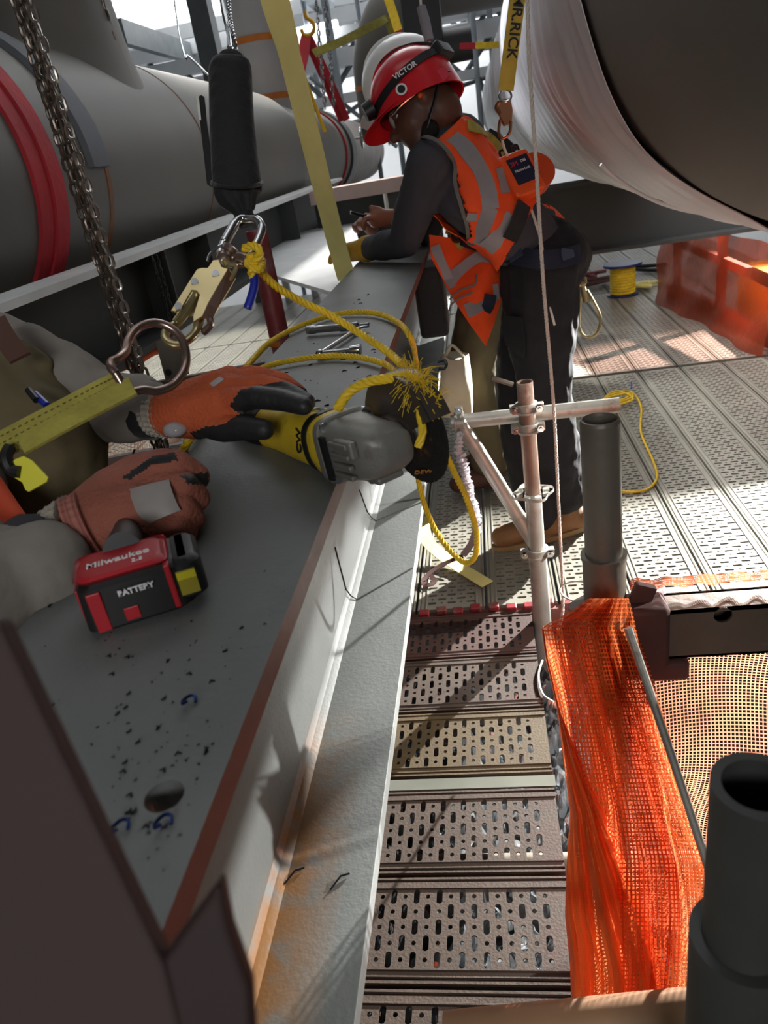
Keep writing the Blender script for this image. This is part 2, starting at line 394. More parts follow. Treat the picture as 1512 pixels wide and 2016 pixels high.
def strap_on(bvh, px, width, off, fb, name, m_, parent, th=.003, label=None):
    P = crom([V((x, y, 0)) for x, y in px], 7); pts = []; ns = []
    for p in P:
        q, n = hit(bvh, p.x, p.y, off, fb); pts.append(q); ns.append(n)
    for _ in range(3):
        pts = [pts[0]] + [(pts[i - 1] + pts[i] * 2 + pts[i + 1]) / 4 for i in range(1, len(pts) - 1)] + [pts[-1]]
        ns = [ns[0]] + [(ns[i - 1] + ns[i] + ns[i + 1]).normalized() for i in range(1, len(ns) - 1)] + [ns[-1]]
    return ribbon_mb(pts, ns, width, th).build(name, m_, parent, label=label)
def pxplate(poly, d, t, mb=None, M=None):
    """plate facing the viewer side: outline at depth d (number or function of px,py), thickness t away"""
    mb = mb or MB(); f = d if callable(d) else (lambda x, y: d)
    pts = [at(x, y, d=f(x, y)) for x, y in poly]; c = sum(pts, V()) / len(pts); nn = V()
    for i in range(len(pts)): nn += (pts[i] - c).cross(pts[(i + 1) % len(pts)] - c)
    nn.normalize()
    if nn.dot(c - EYE) < 0: nn = -nn
    tri = tessellate_polygon([[V((x, y, 0)) for x, y in poly]]); n = len(pts)
    fs = [tuple(a) for a in tri] + [tuple(i + n for i in a[::-1]) for a in tri] + [(i, (i + 1) % n, (i + 1) % n + n, i + n) for i in range(n)]
    return mb.add(pts + [p + nn * t for p in pts], fs)
def link_ring(c, ax_l, ax_w, L_, W_, r, seg=6, n=5):
    """one chain link: stadium loop"""
    pts = []; h = (L_ - W_) / 2; R_ = W_ / 2 - r
    for k in range(n + 1): a = -PI / 2 + PI * k / n; pts.append(V(c) + V(ax_l) * (h + R_ * math.cos(a)) + V(ax_w) * R_ * math.sin(a))
    for k in range(n + 1): a = PI / 2 + PI * k / n; pts.append(V(c) + V(ax_l) * (-h + R_ * math.cos(a)) + V(ax_w) * R_ * math.sin(a))
    return pts
def chain_mb(p0, p1, link=.025, wid=.015, r=.0028, twist=0, seg=6):
    mb = MB(); p0, p1 = V(p0), V(p1); d = p1 - p0; pitch = link - 2 * r - .0006; n = int(d.length / pitch); t = d.normalized(); u, w_ = orth(t)
    for k in range(n):
        a = twist + (PI / 2 if k % 2 else 0) + random.uniform(-.25, .25); q = u * math.cos(a) + w_ * math.sin(a)
        mb.tube(link_ring(p0 + t * (k + .5) * pitch, t, q, link, wid, r, n=4), r, seg, closed=True)
    return mb

# ================================================================== STRUCTURE
def struct(o, parent=None): o['kind'] = 'structure'; return o
mb = MB(); mb.box((0, 8, -3.05), (30, 34, .1)); struct(mb.build('floor', mat('lower_level_concrete', '#4a4a48', .8, 0, .2, .7), smooth=False))
mb = MB(); mb.grid(lambda u, v: V((-14 + 28 * u, 20 + .25 * math.sin(u * 31) + .2 * math.sin(u * 12 + v * 9), -3 + 14 * v)), 90, 30, .02); struct(mb.build('wall_back', hall_w))
mb = MB(); mb.box((0, 12, 11), (28, 17, .1)); struct(mb.build('ceiling', hall_w, smooth=False))
mb = MB(); mb.box((-11, 12, 4), (.1, 17, 14)); struct(mb.build('wall_left', hall_w, smooth=False))

# ---- main I-beam the tools lie on
WX0, WX1 = -.438, -.187; WC = (WX0 + WX1) / 2
beam_m = mat('beam_primer', '#6f7270', .5, .05, .10, 5, .06, 160, '#5c605d', 2.6, .52, .72)
def add_stain(m_):
    N = m_.node_tree.nodes; L = m_.node_tree.links; b = N['Principled BSDF']
    src = b.inputs['Base Color'].links[0].from_socket
    g = N.new('ShaderNodeNewGeometry'); sp = N.new('ShaderNodeSeparateXYZ'); L.new(g.outputs['Position'], sp.inputs[0])
    a = N.new('ShaderNodeMapRange'); a.inputs[1].default_value = .85; a.inputs[2].default_value = .60; L.new(sp.outputs[1], a.inputs[0])
    c = N.new('ShaderNodeMapRange'); c.inputs[1].default_value = -.215; c.inputs[2].default_value = -.30; L.new(sp.outputs[0], c.inputs[0])
    zz = N.new('ShaderNodeMapRange'); zz.inputs[1].default_value = .692; zz.inputs[2].default_value = .676; L.new(sp.outputs[2], zz.inputs[0])
    n = N.new('ShaderNodeTexNoise'); n.inputs['Scale'].default_value = 26; n.inputs['Detail'].default_value = 8; L.new(g.outputs['Position'], n.inputs['Vector'])
    k = N.new('ShaderNodeMapRange'); k.inputs[1].default_value = .30; k.inputs[2].default_value = .52; L.new(n.outputs[0], k.inputs[0])
    p = a.outputs[0]
    for q in (c.outputs[0], zz.outputs[0], k.outputs[0]):
        mu = N.new('ShaderNodeMath'); mu.operation = 'MULTIPLY'; L.new(p, mu.inputs[0]); L.new(q, mu.inputs[1]); p = mu.outputs[0]
    mx = N.new('ShaderNodeMix'); mx.data_type = 'RGBA'; L.new(p, mx.inputs[0]); L.new(src, mx.inputs[6]); mx.inputs[7].default_value = lin('#8a5a20') + (1,)
    L.new(mx.outputs[2], b.inputs['Base Color'])
add_stain(beam_m)
Bm = thing('steel_beam', 'long grey steel I-beam running away from the camera with the angle grinder on its top', 'beam', (WC, .5, .645))
Y0, Y1 = -.25, 4.93
hole = [(-.22 - .0 + .0125 * math.cos(a), .30 + .0125 * math.sin(a)) for a in [2 * PI * k / 24 for k in range(24)]]
mb = MB(); mb.prism([(WX0, Y0), (WX1, Y0), (WX1, Y1), (WX0, Y1)], .022, Matrix.Translation((0, 0, 1.053)), [hole])
o = mb.build('top_flange', [beam_m, rust_red], Bm, smooth=False, label='grey top flange with reddish brown edge')
for p in o.data.polygons:
    if abs(p.normal.x) > .9 and p.area > .01: p.material_index = 1
mb = MB(); mb.box((WC, (Y0 + Y1) / 2, .86), (.012, Y1 - Y0, .388))
for sx in (1, -1):                                           # fillets at the web root
    mb.rings([[V((WC + sx * .006, y, .667 + .016)), V((WC + sx * .0115, y, .667 + .0065)), V((WC + sx * .022, y, .667)), V((WC, y, .667))] for y in (Y0, Y1)])
mb.build('web', beam_m, Bm, smooth=False)
mb = MB(); mb.box((WC, (Y0 + Y1) / 2, .656), (WX1 - WX0, Y1 - Y0, .022)); mb.build('bottom_flange', beam_m, Bm, smooth=False, bevel=.001)
lnm = mat('dark_scribe_line', '#2c2c2a', .7)
for (wp, cp, fp) in [((708, 965), (725, 1016), (829, 988)), ((660, 1078), (683, 1168), (816, 1117))]:
    xa = WC + .0072; a = at(*wp, x=xa); c = at(*cp, x=xa); e = at(*fp, z=.6685)
    y0_ = c.y; pts = [V((xa, a.y, a.z)), V((xa, c.y, .692)), V((WC + .014, c.y, .677)), V((WC + .024, c.y, .6678)), V((WX1 - .003, e.y, .6678))]
    MB().tube(pts, .0014, 6).build('scribe_line', lnm, Bm, label='thin dark line scribed across web and lower flange')
# ---- second beam under the left pipe
B2 = thing('steel_beam', 'grey steel beam with upper edge coloured pale as if lit under the big left pipe', 'beam', (-1.27, 3, .55))
M2 = Matrix.Translation((-1.15, 0, 1.2)) @ Matrix.Rotation(.012, 4, 'X')
MB().box((-.06, 3.2, 0), (.14, 7.6, .022), M2).build('top_flange', mat('painted_lit_steel', '#eceeed', .4, .1, .08), B2, smooth=False)  # light on the flange is put into its pale colour
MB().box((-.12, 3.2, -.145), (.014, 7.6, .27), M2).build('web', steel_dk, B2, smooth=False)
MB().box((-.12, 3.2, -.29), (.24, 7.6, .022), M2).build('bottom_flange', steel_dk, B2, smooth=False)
for yy in (2.75, 3.25, 5.0): MB().box((-.06, yy, -.145), (.11, .012, .27), M2).build('stiffener', steel_dk, B2, smooth=False)
# ---- cross girders
G = thing('cross_girder', 'dark cross girder behind the worker in the orange vest', 'girder', (1.2, 5.05, .645))
MB().box((1.4, 5.05, 1.064), (3.2, .25, .022)).build('top_flange', steel_dk, G, smooth=False)
MB().box((1.4, 5.05, .86), (3.2, .012, .39)).build('web', steel_dk, G, smooth=False)
MB().box((1.4, 5.05, .656), (3.2, .25, .022)).build('bottom_flange', steel_dk, G, smooth=False)
G = thing('cross_girder', 'dark girder with pinkish top, below the end of the left pipe', 'girder', (-.75, 5.6, .7))
MB().box((-.7, 5.65, 1.215), (.9, .3, .09)).build('top_flange', mat('pinkish_flange_paint', '#bda49c', .5, .1, .1), G, smooth=False)  # upper flange pinkish, paler than the web
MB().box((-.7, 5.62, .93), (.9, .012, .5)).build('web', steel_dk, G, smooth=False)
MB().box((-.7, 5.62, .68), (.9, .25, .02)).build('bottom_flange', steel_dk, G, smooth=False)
MB().box((-.62, 5.54, .93), (.012, .16, .48)).build('stiffener', mat('painted_lit_steel', '#eceeed'), G, smooth=False)
mb = MB(); mb.prism([(-1.45, 5.3), (-.95, 6.0), (-.45, 3.0), (-.50, 2.55), (-1.02, 3.5)], .015, Matrix.Translation((0, 0, .99)))
tag(mb.build('gusset_plate', mat('painted_lit_steel', '#eceeed'), smooth=False), 'sloping steel plate coloured pale as if lit between the two beams beside the yellow strap', 'plate')  # pale colour stands in for light falling on the plate

# ---- big pipes
def band(mb, cx, cz, r, y, wd, th, a0=0, a1=2 * PI, seg=72):
    full = a1 - a0 > 6.28
    rs = []
    n = seg if full else seg + 1
    for i in range(n):
        a = a0 + (a1 - a0) * i / seg; c, s_ = math.cos(a), math.sin(a)
        rs.append([V((cx + c * (r + o_), y + q, cz + s_ * (r + o_))) for o_, q in ((-.002, -wd / 2), (th, -wd / 2 * .9), (th, wd / 2 * .9), (-.002, wd / 2))])
    return mb.rings(rs, closed=full)
LX, LZ, LR = -1.79, 1.534, .5
LP = thing('large_pipe', 'large grey pipe at left with upward branch and red sling round it', 'pipe', (LX, 3, LZ - LR))
mb = MB(); prof = [(LR, -1.2), (LR, 6.3), (.497, 6.42), (.485, 6.52), (.455, 6.6), (.45, 6.65), (.45, 9.2)]
mb.lathe(prof, (LX, 0, LZ), (0, 1, 0), 96)
mb.build('pipe_body', pipe_m, LP)
bx_, by_ = LX + .05, 3.48; mb = MB()
def branch(u, v):
    a = 2 * PI * u; fl = (1 - v) ** 3.2 if v < 1 else 0; r_ = .30 + .08 * fl
    x = bx_ + r_ * math.cos(a); y = by_ + r_ * math.sin(a) * 1.05
    zc = LZ + math.sqrt(max(LR ** 2 - min(abs(x - LX), LR * .98) ** 2, 0)); 
    return V((x, y, zc - .03 + (3.4 - zc) * (v ** 1.6)))
mb.grid(branch, 64, 24); mb.build('branch_pipe', pipe_m, LP)
mb = MB(); band(mb, LX, LZ, LR, 3.95, .012, .003); mb.build('weld_seam', weld_br, LP, label='thin brown seam round the pipe')
mb = MB(); band(mb, LX, LZ, LR, 2.76, .03, .003); mb.build('tape_ring', weld_br, LP, label='wider orange brown ring round the pipe')
mb = MB(); band(mb, LX, LZ, LR, 2.70, .14, .02, -.02, 2.2); tag(mb.build('rubber_pad', mat('grey_rubber_pad', '#62666c', .7)), 'long dark grey rubber pad lying over the large left pipe beside the chains', 'pad')
for k, (yo, wd) in enumerate(((2.30, .10), (2.39, .07))):
    pass
mb = MB(); band(mb, LX, LZ, LR, 2.29, .09, .012); band(mb, LX, LZ, LR + .008, 2.365, .085, .012); tag(mb.build('round_sling', red_sling), 'wide red lifting sling wrapped round the large left pipe behind the chains', 'sling')
mb = MB(); mb.lathe([(.45, 9.15), (.475, 9.17), (.475, 9.5), (.42, 9.52)], (LX, 0, LZ), (0, 1, 0), 64); mb.build('end_flange', mat('dark_pipe_collar', '#3f3e3c', .5), LP)
SP = thing('light_pipe', 'lighter grey corrugated pipe continuing past the dark collar of the left pipe', 'pipe', (LX, 9.5, LZ - .33))
mb = MB(); pr = [(.41, 9.52)]
for k in range(14): pr += [(.425, 9.7 + k * .25), (.41, 9.78 + k * .25), (.41, 9.9 + k * .25)]
mb.lathe(pr, (LX, 0, LZ), (0, 1, 0), 64); mb.build('pipe_body', mat('warm_light_pipe', '#b5aba5', .45, .1), SP)
for yy, sz in ((10.1, .11), (13.5, .10)):                       # valve hand wheels
    c = V((LX + .47, yy, LZ + .12)); hw = MB(); hw.tube([c + V((0, math.cos(a) * sz, math.sin(a) * sz)) for a in [2 * PI * k / 20 for k in range(20)]], .014, 8, closed=True)
    for k in range(5): a = 2 * PI * k / 5; hw.tube([c, c + V((0, math.cos(a) * sz, math.sin(a) * sz))], .008, 6)
    hw.tube([c - V((.1, 0, 0)), c + V((.02, 0, 0))], .014, 8); hw.build('hand_wheel', black_p if yy < 10 else chrome, SP)

# right pipe with white wrap
RXc, RZc, RR = .918, 1.772, .695
RP = thing('large_pipe', 'very large dark grey pipe overhead at upper right, partly wrapped in white plastic', 'pipe', (RXc, 1.5, RZc - RR))
mb = MB(); mb.lathe([(RR, -1.0), (RR, 13.0)], (RXc, 0, RZc), (0, 1, 0), 128); mb.build('pipe_body', mat('dull_grey_pipe', '#66645f', .6, 0, .06, 2.5), RP)
mb = MB()
def wrapf(u, v):
    a = 2 * PI * u; y = 1.66 + .12 * math.sin(a * 2 + .6) + .05 * math.sin(5 * a) + (11 - 2.0) * (v ** 1.7)
    fold = .5 * (math.sin(y * 26 + 1.3 * math.sin(a * 2) + a * 1.5)) + .35 * math.sin(y * 61 + 2 * math.sin(a * 1.3)) + .25 * math.sin(y * 9 - a * 3)
    r_ = RR + .012 + .010 * fold + .006 * math.sin(9 * a + y * 3) + (.03 * max(0, math.sin(a + 1.1)) ** 2 * math.exp(-(y - 2.1) * 1.5))
    return V((RXc + math.cos(a) * r_, y, RZc + math.sin(a) * r_))
mb.grid(wrapf, 160, 420, .002); mb.build('plastic_wrap', wrap_m, RP, label='crinkled white plastic wrapping')
mb = MB(); P_ = [V((RXc + math.cos(a) * (RR + .03), 2.55 + .5 * (a - 3.9) * .35, RZc + math.sin(a) * (RR + .03))) for a in [3.9 + 1.0 * k / 30 for k in range(31)]]
mb.tube(P_, .006, 8); mb.build('wrap_fold', wrap_m, RP)

# ---- elbow pipes and column beyond
def elbow(name, lab, base, r, h, bend, dirv, mt, bands, ext=.8):
    t = thing(name, lab, 'pipe', base); b = V(base); pts = [b + V((0, 0, h * k / 6)) for k in range(7)]; top = pts[-1]; dv = V(dirv).normalized()
    for k in range(1, 13):
        a = PI / 2 * k / 12; pts.append(top + V((0, 0, math.sin(a) * bend)) + dv * (bend * (1 - math.cos(a))))
    pts.append(pts[-1] + dv * ext); MB().tube(pts, r, 48, up=(0, 1, 0)).build('pipe_body', mt, t)
    for z in bands: m_ = MB(); m_.tube([b + V((0, 0, z - .025)), b + V((0, 0, z + .025))], r + .006, 48, caps=True); m_.build('tape_ring', weld_or, t, label='orange tape ring')
    return t
elbow('riser_pipe', 'light grey vertical pipe with two orange tape rings bending over at the top', (-1.74, 7.35, 1.86), .235, .80, .5, (1, .1, 0), pipe_lt, (.16, .60))
elbow('riser_pipe', 'grey curved pipe behind the white helmet with thin orange rings', (-.86, 9.0, 1.6), .30, .55, .75, (1, .2, 0), pipe_m, (.15, .48))
mb = MB(); mb.box((-.28, 6.9, 2.02), (.30, .2, 1.9)); C_ = mb.build('steel_column', col_dk, smooth=False, bevel=.01); tag(C_, 'black square column right above the red helmet', 'column')
mb = MB(); mb.tube([(-.13, 6.9, 2.1), (.09, 6.9, 2.1)], .12, 24); tag(mb.build('dark_round_duct', col_dk), 'dark round stub beside the black column', 'duct')
ct = thing('hall_column', 'dark leaning steel column seen between left pipe and black pouch', 'column', (-2.9, 9.5, 1))
MB().box((-2.75, 9.3, 3), (.22, .22, 6)).build('column_shaft', mat('slate_column_paint', '#4e5356', .5), ct, smooth=False)
ct2 = thing('lattice_post', 'galvanized lattice post with bolted plates beside the dark column', 'post', (-2.2, 9.0, 0))
for dx in (-.17, .17): MB().box((-2.2 + dx, 9.0, 2.5), (.08, .05, 6)).build('rail', hall_g, ct2, smooth=False)
for k in range(9): MB().box((-2.2, 9.0, .8 + k * .42), (.3, .03, .2)).build('bolted_plate', hall_g, ct2, smooth=False)
# roof steel
random.seed(3)
for k in range(7):
    z = 2.75 + .42 * k; y = 12.2 + 1.1 * k
    t = thing('roof_truss', 'pale steel roof girder crossing the bright hall, %s from the front' % ['first', 'second', 'third', 'fourth', 'fifth', 'sixth', 'seventh'][k], 'girder', (0, y, z), 'roof girders in the bright hall')
    MB().box((0, y, z), (22, .25, .22)).build('chord', hall_g, t, smooth=False); MB().box((0, y, z - .5), (22, .2, .12)).build('chord', hall_g, t, smooth=False)
    mb = MB()
    for q in range(22):
        x = -10.5 + q; mb.tube([(x, y, z), (x + .5, y, z - .5)], .04, 6); mb.tube([(x + .5, y, z - .5), (x + 1, y, z)], .04, 6)
    mb.build('bracing', mat('grey_bracing', '#6f787c', .5), t)
for k in range(6):
    x = -7 + 2.4 * k
    tag(MB().box((x, 15.5, 3.2 + .3 * (k % 3)), (.12, 8, .3)).build('roof_purlin', mat('grey_bracing', '#6f787c'), smooth=False), 'grey roof purlin running towards the back wall, %s from the left' % ['first', 'second', 'third', 'fourth', 'fifth', 'sixth'][k], 'girder', 'roof purlins in the hall')
for k, (x, y, z) in enumerate([(-4.2, 14, 4.0), (-2.4, 13, 3.3), (-.4, 13.5, 3.4), (-5.6, 15.5, 4.6)]):
    tag(MB().box((x, y, z), (1.2, .14, .08)).build('tube_light', emit_mat('tube_light_glow%d' % k, (1, 1, 1), 9), smooth=False), 'bright tube light under the hall roof, %s' % ['left of the lattice post', 'beside the dark leaning column', 'above the curved pipe', 'farthest left'][k], 'lamp', 'tube lights under the hall roof')

for k, (x, y) in enumerate([(-2.9, 12), (-2.3, 13), (-1.75, 11.5), (-1.45, 12.6), (-1.15, 13.4), (-.62, 12.2), (.15, 11.2), (.42, 12.8)]):
    tag(MB().tube([(x, y, -3), (x + .05, y, 6)], .035 + .01 * (k % 3), 12).build('scaffold_upright', mat('far_grey_upright', '#8b949b', .5)), 'grey scaffold upright far back in the bright hall, number %s from the left' % ('one two three four five six seven eight'.split()[k]), 'post', 'far scaffold uprights')
for k, (x0, z0, x1, z1) in enumerate([(-2.9, 1.6, -1.2, 2.3), (-2.2, 2.6, -1.1, 1.5), (-1.8, 1.9, .4, 2.2), (.1, 2.6, .5, 1.2)]):
    tag(MB().tube([(x0, 12.1, z0), (x1, 12.4, z1)], .03, 10).build('scaffold_diagonal', mat('far_grey_upright', '#8b949b')), 'thin diagonal scaffold tube among the far uprights, %s from the left' % ['first', 'second', 'third', 'fourth'][k], 'tube', 'far diagonal tubes')
# ================================================================== DECK PLANKS
def plank(length, width, seg, cl=.0485, cw=.0335, rows=5, holes=True):
    """perforated plank: X along, Y across, top at z=0; slots and round holes alternate"""
    mb = MB(); nx = int(length / (cl / 2)) - 2; cx0 = (length - nx * cl / 2) / 2; zone = rows * cw; y0 = (width - zone) / 2; cx = cl / 2
    def cell(x, y, slot):
        hx, hy = cx / 2, cw / 2; inn = []; out = []
        for k in range(seg):
            a = 2 * PI * (k + .5) / seg; c, s_ = math.cos(a), math.sin(a)
            if slot: r_ = .0066; px = c * r_; py = s_ * r_ + (.0095 if s_ > 0 else -.0095)
            else: r_ = .0048; px, py = c * r_, s_ * r_
            q = max(abs(px) / hx if slot else abs(c) / hx, abs(py) / hy if slot else abs(s_) / hy)
            ox, oy = (px / q, py / q) if slot else (c / q, s_ / q)
            inn.append((x + hx + px, y + hy + py, 0)); out.append((x + hx + ox, y + hy + oy, 0))
        n = seg
        for sx, sy in ((0, 0), (1, 0), (1, 1), (0, 1)):        # pin the four cell corners
            X, Y = x + sx * cx, y + sy * cw
            a_ = min(range(n), key=lambda k: (out[k][0] - X) ** 2 + (out[k][1] - Y) ** 2); out[a_] = (X, Y, 0)
        low = [(a_, b_, -.004) for a_, b_, _ in inn]
        mb.add(out + inn + low, [(k, (k + 1) % n, n + (k + 1) % n, n + k) for k in range(n)] + [(n + k, n + (k + 1) % n, 2 * n + (k + 1) % n, 2 * n + k) for k in range(n)])
    for i in range(nx):
        for j in range(rows): cell(cx0 + i * cx, y0 + j * cw, (i + j) % 2 == 0)
    x1 = cx0 + nx * cx
    for a, b in ((0, cx0), (x1, length)): mb.add([(a, y0, 0), (b, y0, 0), (b, y0 + zone, 0), (a, y0 + zone, 0)], [(0, 1, 2, 3)])
    e = .002
    prof = [(e, -.05), (e, 0), (.007, 0), (.009, -.004), (.012, -.004), (.014, 0), (y0 - .006, 0), (y0 - .004, .003), (y0 - .001, .003), (y0, 0)]
    for sgn in (0, 1):
        pp = [(y if not sgn else width - y, z) for y, z in prof]
        mb.add([(0, y, z) for y, z in pp] + [(length, y, z) for y, z in pp], [(k, k + 1, len(pp) + k + 1, len(pp) + k) for k in range(len(pp) - 1)])
    mb.add([(0, e, 0), (0, width - e, 0), (0, width - e, -.045), (0, e, -.045), (length, e, 0), (length, width - e, 0), (length, width - e, -.045), (length, e, -.045)], [(0, 1, 2, 3), (4, 5, 6, 7)])
    return mb
def plank_obj(name, mbk, mt, smooth=False):
    me = bpy.data.meshes.new(name); me.from_pydata([tuple(v) for v in mbk.v], [], mbk.f); me.materials.append(mt); me.update()
    o = bpy.data.objects.new(name, me); COL.objects.link(o); return o
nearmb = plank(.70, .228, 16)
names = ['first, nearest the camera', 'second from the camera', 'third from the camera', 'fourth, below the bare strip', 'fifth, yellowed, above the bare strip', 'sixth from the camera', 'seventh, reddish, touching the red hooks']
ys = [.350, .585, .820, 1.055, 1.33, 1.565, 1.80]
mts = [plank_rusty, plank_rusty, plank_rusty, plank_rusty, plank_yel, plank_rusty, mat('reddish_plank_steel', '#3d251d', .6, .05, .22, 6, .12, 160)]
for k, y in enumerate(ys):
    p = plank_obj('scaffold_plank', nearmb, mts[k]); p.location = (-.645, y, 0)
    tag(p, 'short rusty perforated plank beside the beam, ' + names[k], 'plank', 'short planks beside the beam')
tag(MB().box((-.27, 1.307, -.006), (.66, .034, .006)).build('filler_strip', mat('bare_filler_steel', '#787a70', .4, .5), smooth=False), 'narrow bare steel filler strip between two rusty planks', 'strip')
farmb = plank(2.38, .234, 8); base = None
rows_ = [(2.065, 'galvanized perforated plank in the bright middle deck bay behind the scaffold posts'), (4.49, 'perforated plank in the farther deck bay beyond the cross seam'), (6.91, 'perforated plank in the farthest deck bay under the girders')]
for ri, (yy, lab) in enumerate(rows_):
    for k in range(-19, 12):
        x = .87 + .24 * k
        if ri == 2 and k > 6: continue
        if base is None: p = base = plank_obj('scaffold_plank', farmb, plank_grey)
        else: p = base.copy(); COL.objects.link(p)
        p.rotation_euler = (0, 0, PI / 2); p.location = (x + .237, yy, 0)
        ORD = ['first', 'second', 'third', 'fourth', 'fifth', 'sixth', 'seventh', 'eighth', 'ninth', 'tenth', 'eleventh', 'twelfth', 'thirteenth', 'fourteenth', 'fifteenth', 'sixteenth', 'seventeenth', 'eighteenth']
        bay = ['nearest grey bay', 'middle far bay', 'farthest bay'][ri]
        if x < -.4: l2 = '%s perforated plank left of the beam in the %s' % (ORD[min(14, -6 - k)] if k <= -6 else 'first', bay); g = 'planks left of the beam, %s' % bay
        else: l2 = '%s perforated plank right of the beam in the %s' % (ORD[min(17, max(0, k + 5))], bay); g = 'planks right of the beam, %s' % bay
        tag(p, l2, 'plank', g)
tr = thing('scaffold_transom', 'dark red transom with plank hooks between the rusty planks and the grey deck', 'transom', (.3, 2.047, -.06))
MB().box((.25, 2.047, -.035), (2.0, .022, .05)).build('transom_rail', rust_red, tr, smooth=False)
redpaint = mat('worn_red_paint', '#7a2027', .45, 0, .3, 20, .1, 60, '#6b5c50', 14, .5, .7)
for k in range(16):
    x = -.42 + k * .059 + random.uniform(-.004, .004)
    if x > .5: break
    MB().box((x, 2.047 + random.choice((-.006, .006)), .003), (.034, .030, .018)).build('plank_hook', redpaint, tr, smooth=False, bevel=.003)
tr = thing('scaffold_transom', 'dark transom in the cross seam of the far deck', 'transom', (1, 4.46, -.06))
MB().box((.8, 4.465, -.035), (5, .022, .05)).build('transom_rail', rust_m, tr, smooth=False)
MB_ = MB()
for yy in (.5, 1.2): tag(MB().tube([(-.8, yy, -.16), (1.6, yy, -.16)], .024, 12).build('support_tube', galv_dk), 'scaffold tube beneath the %s rusty planks' % ('nearest' if yy < 1 else 'middle'), 'tube', 'tubes under the near planks')
mb = MB()
def crump(u, v):
    x = -.7 + 1.0 * u; y = .7 + 1.35 * v; return V((x, y, -.20 + .03 * math.sin(41 * x + 3 * math.sin(29 * y)) + .02 * math.sin(83 * y + 5 * math.sin(47 * x)) + random.uniform(-.008, .008)))
mb.grid(crump, 90, 110); tag(mb.build('plastic_sheet', mat('shiny_crumpled_plastic', '#aeb2b5', .08, .75, .2, 30), smooth=False), 'shiny crumpled plastic sheet glinting through the plank holes', 'sheet')

# ================================================================== SCAFFOLD
def coupler(t, c, ax, r, facing, mt=galv):
    """right-angle clamp: two bands, bolt and nut"""
    cp = MB(); c = V(c); ax = V(ax).normalized(); fx = (V(facing) - ax * V(facing).dot(ax)).normalized(); sd = ax.cross(fx)
    for q in (-.011, .011):
        cp.pipe(c + ax * (q - .0035), c + ax * (q + .0035), r + .0075, r, 24)
    cp.pipe(c - ax * .012, c + ax * .012, r + .0035, r, 24)
    for q in (-1, 1):
        cp.box(c + sd * q * (r + .013) , (.022, .022, .020), rot=None)
    o = cp.build('clamp_band', mt, t, bevel=.0008)
    for q in (-1, 1):
        bl = MB(); p = c + sd * q * (r + .012); bl.tube([p - fx * .024, p + fx * .030], .0048, 8); bl.tube([p + fx * .014, p + fx * .024], .010, 6); bl.tube([p - fx * .020, p - fx * .012], .009, 6)
        bl.build('clamp_bolt', chrome, t, smooth=False)
PX, PY = .086, 1.96
t = thing('scaffold_post', 'short scaffold post with rosette and clamps in front of the worker in orange vest', 'post', (PX, PY, -3))
toC = V((-PX * .3, -1, .25)).normalized()
zr = at(1050, 970, y=PY).z; zk = at(1063, 1088, y=PY).z; z1 = at(1031, 803, y=PY).z; z2 = at(1034, 842, y=PY).z; zt = at(1028, 752, y=PY).z
MB().pipe((PX, PY, -2.995), (PX, PY, zk), .0275, .024, 28).build('base_tube', galv, t)
MB().pipe((PX, PY, zk), (PX, PY, zr), .0245, .021, 28).build('lower_tube', galv, t)
MB().pipe((PX, PY, zr), (PX, PY, zt), .0225, .0195, 28).build('upper_tube', galv_br, t, label='brown weathered upper tube')
mb = MB(); out = []; n = 96
for k in range(n):
    a = 2 * PI * k / n; out.append((math.cos(a) * (.056 + .008 * math.cos(4 * a)), math.sin(a) * (.056 + .008 * math.cos(4 * a))))
holes = [[(math.cos(b) * .041 + .010 * math.cos(a), math.sin(b) * .041 + .008 * math.sin(a)) for a in [2 * PI * k / 12 for k in range(12)]] for b in [PI / 4 * q for q in range(8)]]
mb.prism(out, .009, Matrix.Translation((PX, PY, zr - .004)) @ Matrix.Rotation(.3, 4, 'Z'), holes); mb.build('rosette', galv, t, smooth=False)
MB().box((PX, PY, -2.996), (.11, .11, .008)).build('base_plate', galv_dk, t, smooth=False, bevel=.001)
for nm, z, r in (('a', z1, .0225), ('b', z2, .0225), ('c', zk + .004, .0262)): coupler(t, (PX, PY, z), (0, 0, 1), r, toC)
MB().tube([at(968, 744, y=PY - .02), at(1010, 757, y=PY - .02)], .007, 8).build('clamp_bolt', galv_dk, t)
t = thing('scaffold_tube', 'horizontal galvanized tube clamped across the short scaffold post', 'tube', at(1050, 815, y=2.01))
a, b = at(888, 832, y=2.01), at(1219, 797, y=2.01)
MB().pipe(a, b, .0212, .018, 28).build('tube', galv, t)
coupler(t, at(905, 831, y=2.0), b - a, .0215, toC)
t = thing('scaffold_brace', 'short diagonal galvanized brace sloping down to the short scaffold post', 'brace', at(940, 880, y=1.99))
a, b = at(905, 830, y=2.0), at(1055, 1072, y=1.975)
MB().pipe(a, b, .0212, .018, 28).build('tube', galv, t)
MB().pipe(b - (b - a).normalized() * .11, b, .0235, .021, 20).build('tube_end', galv, t)
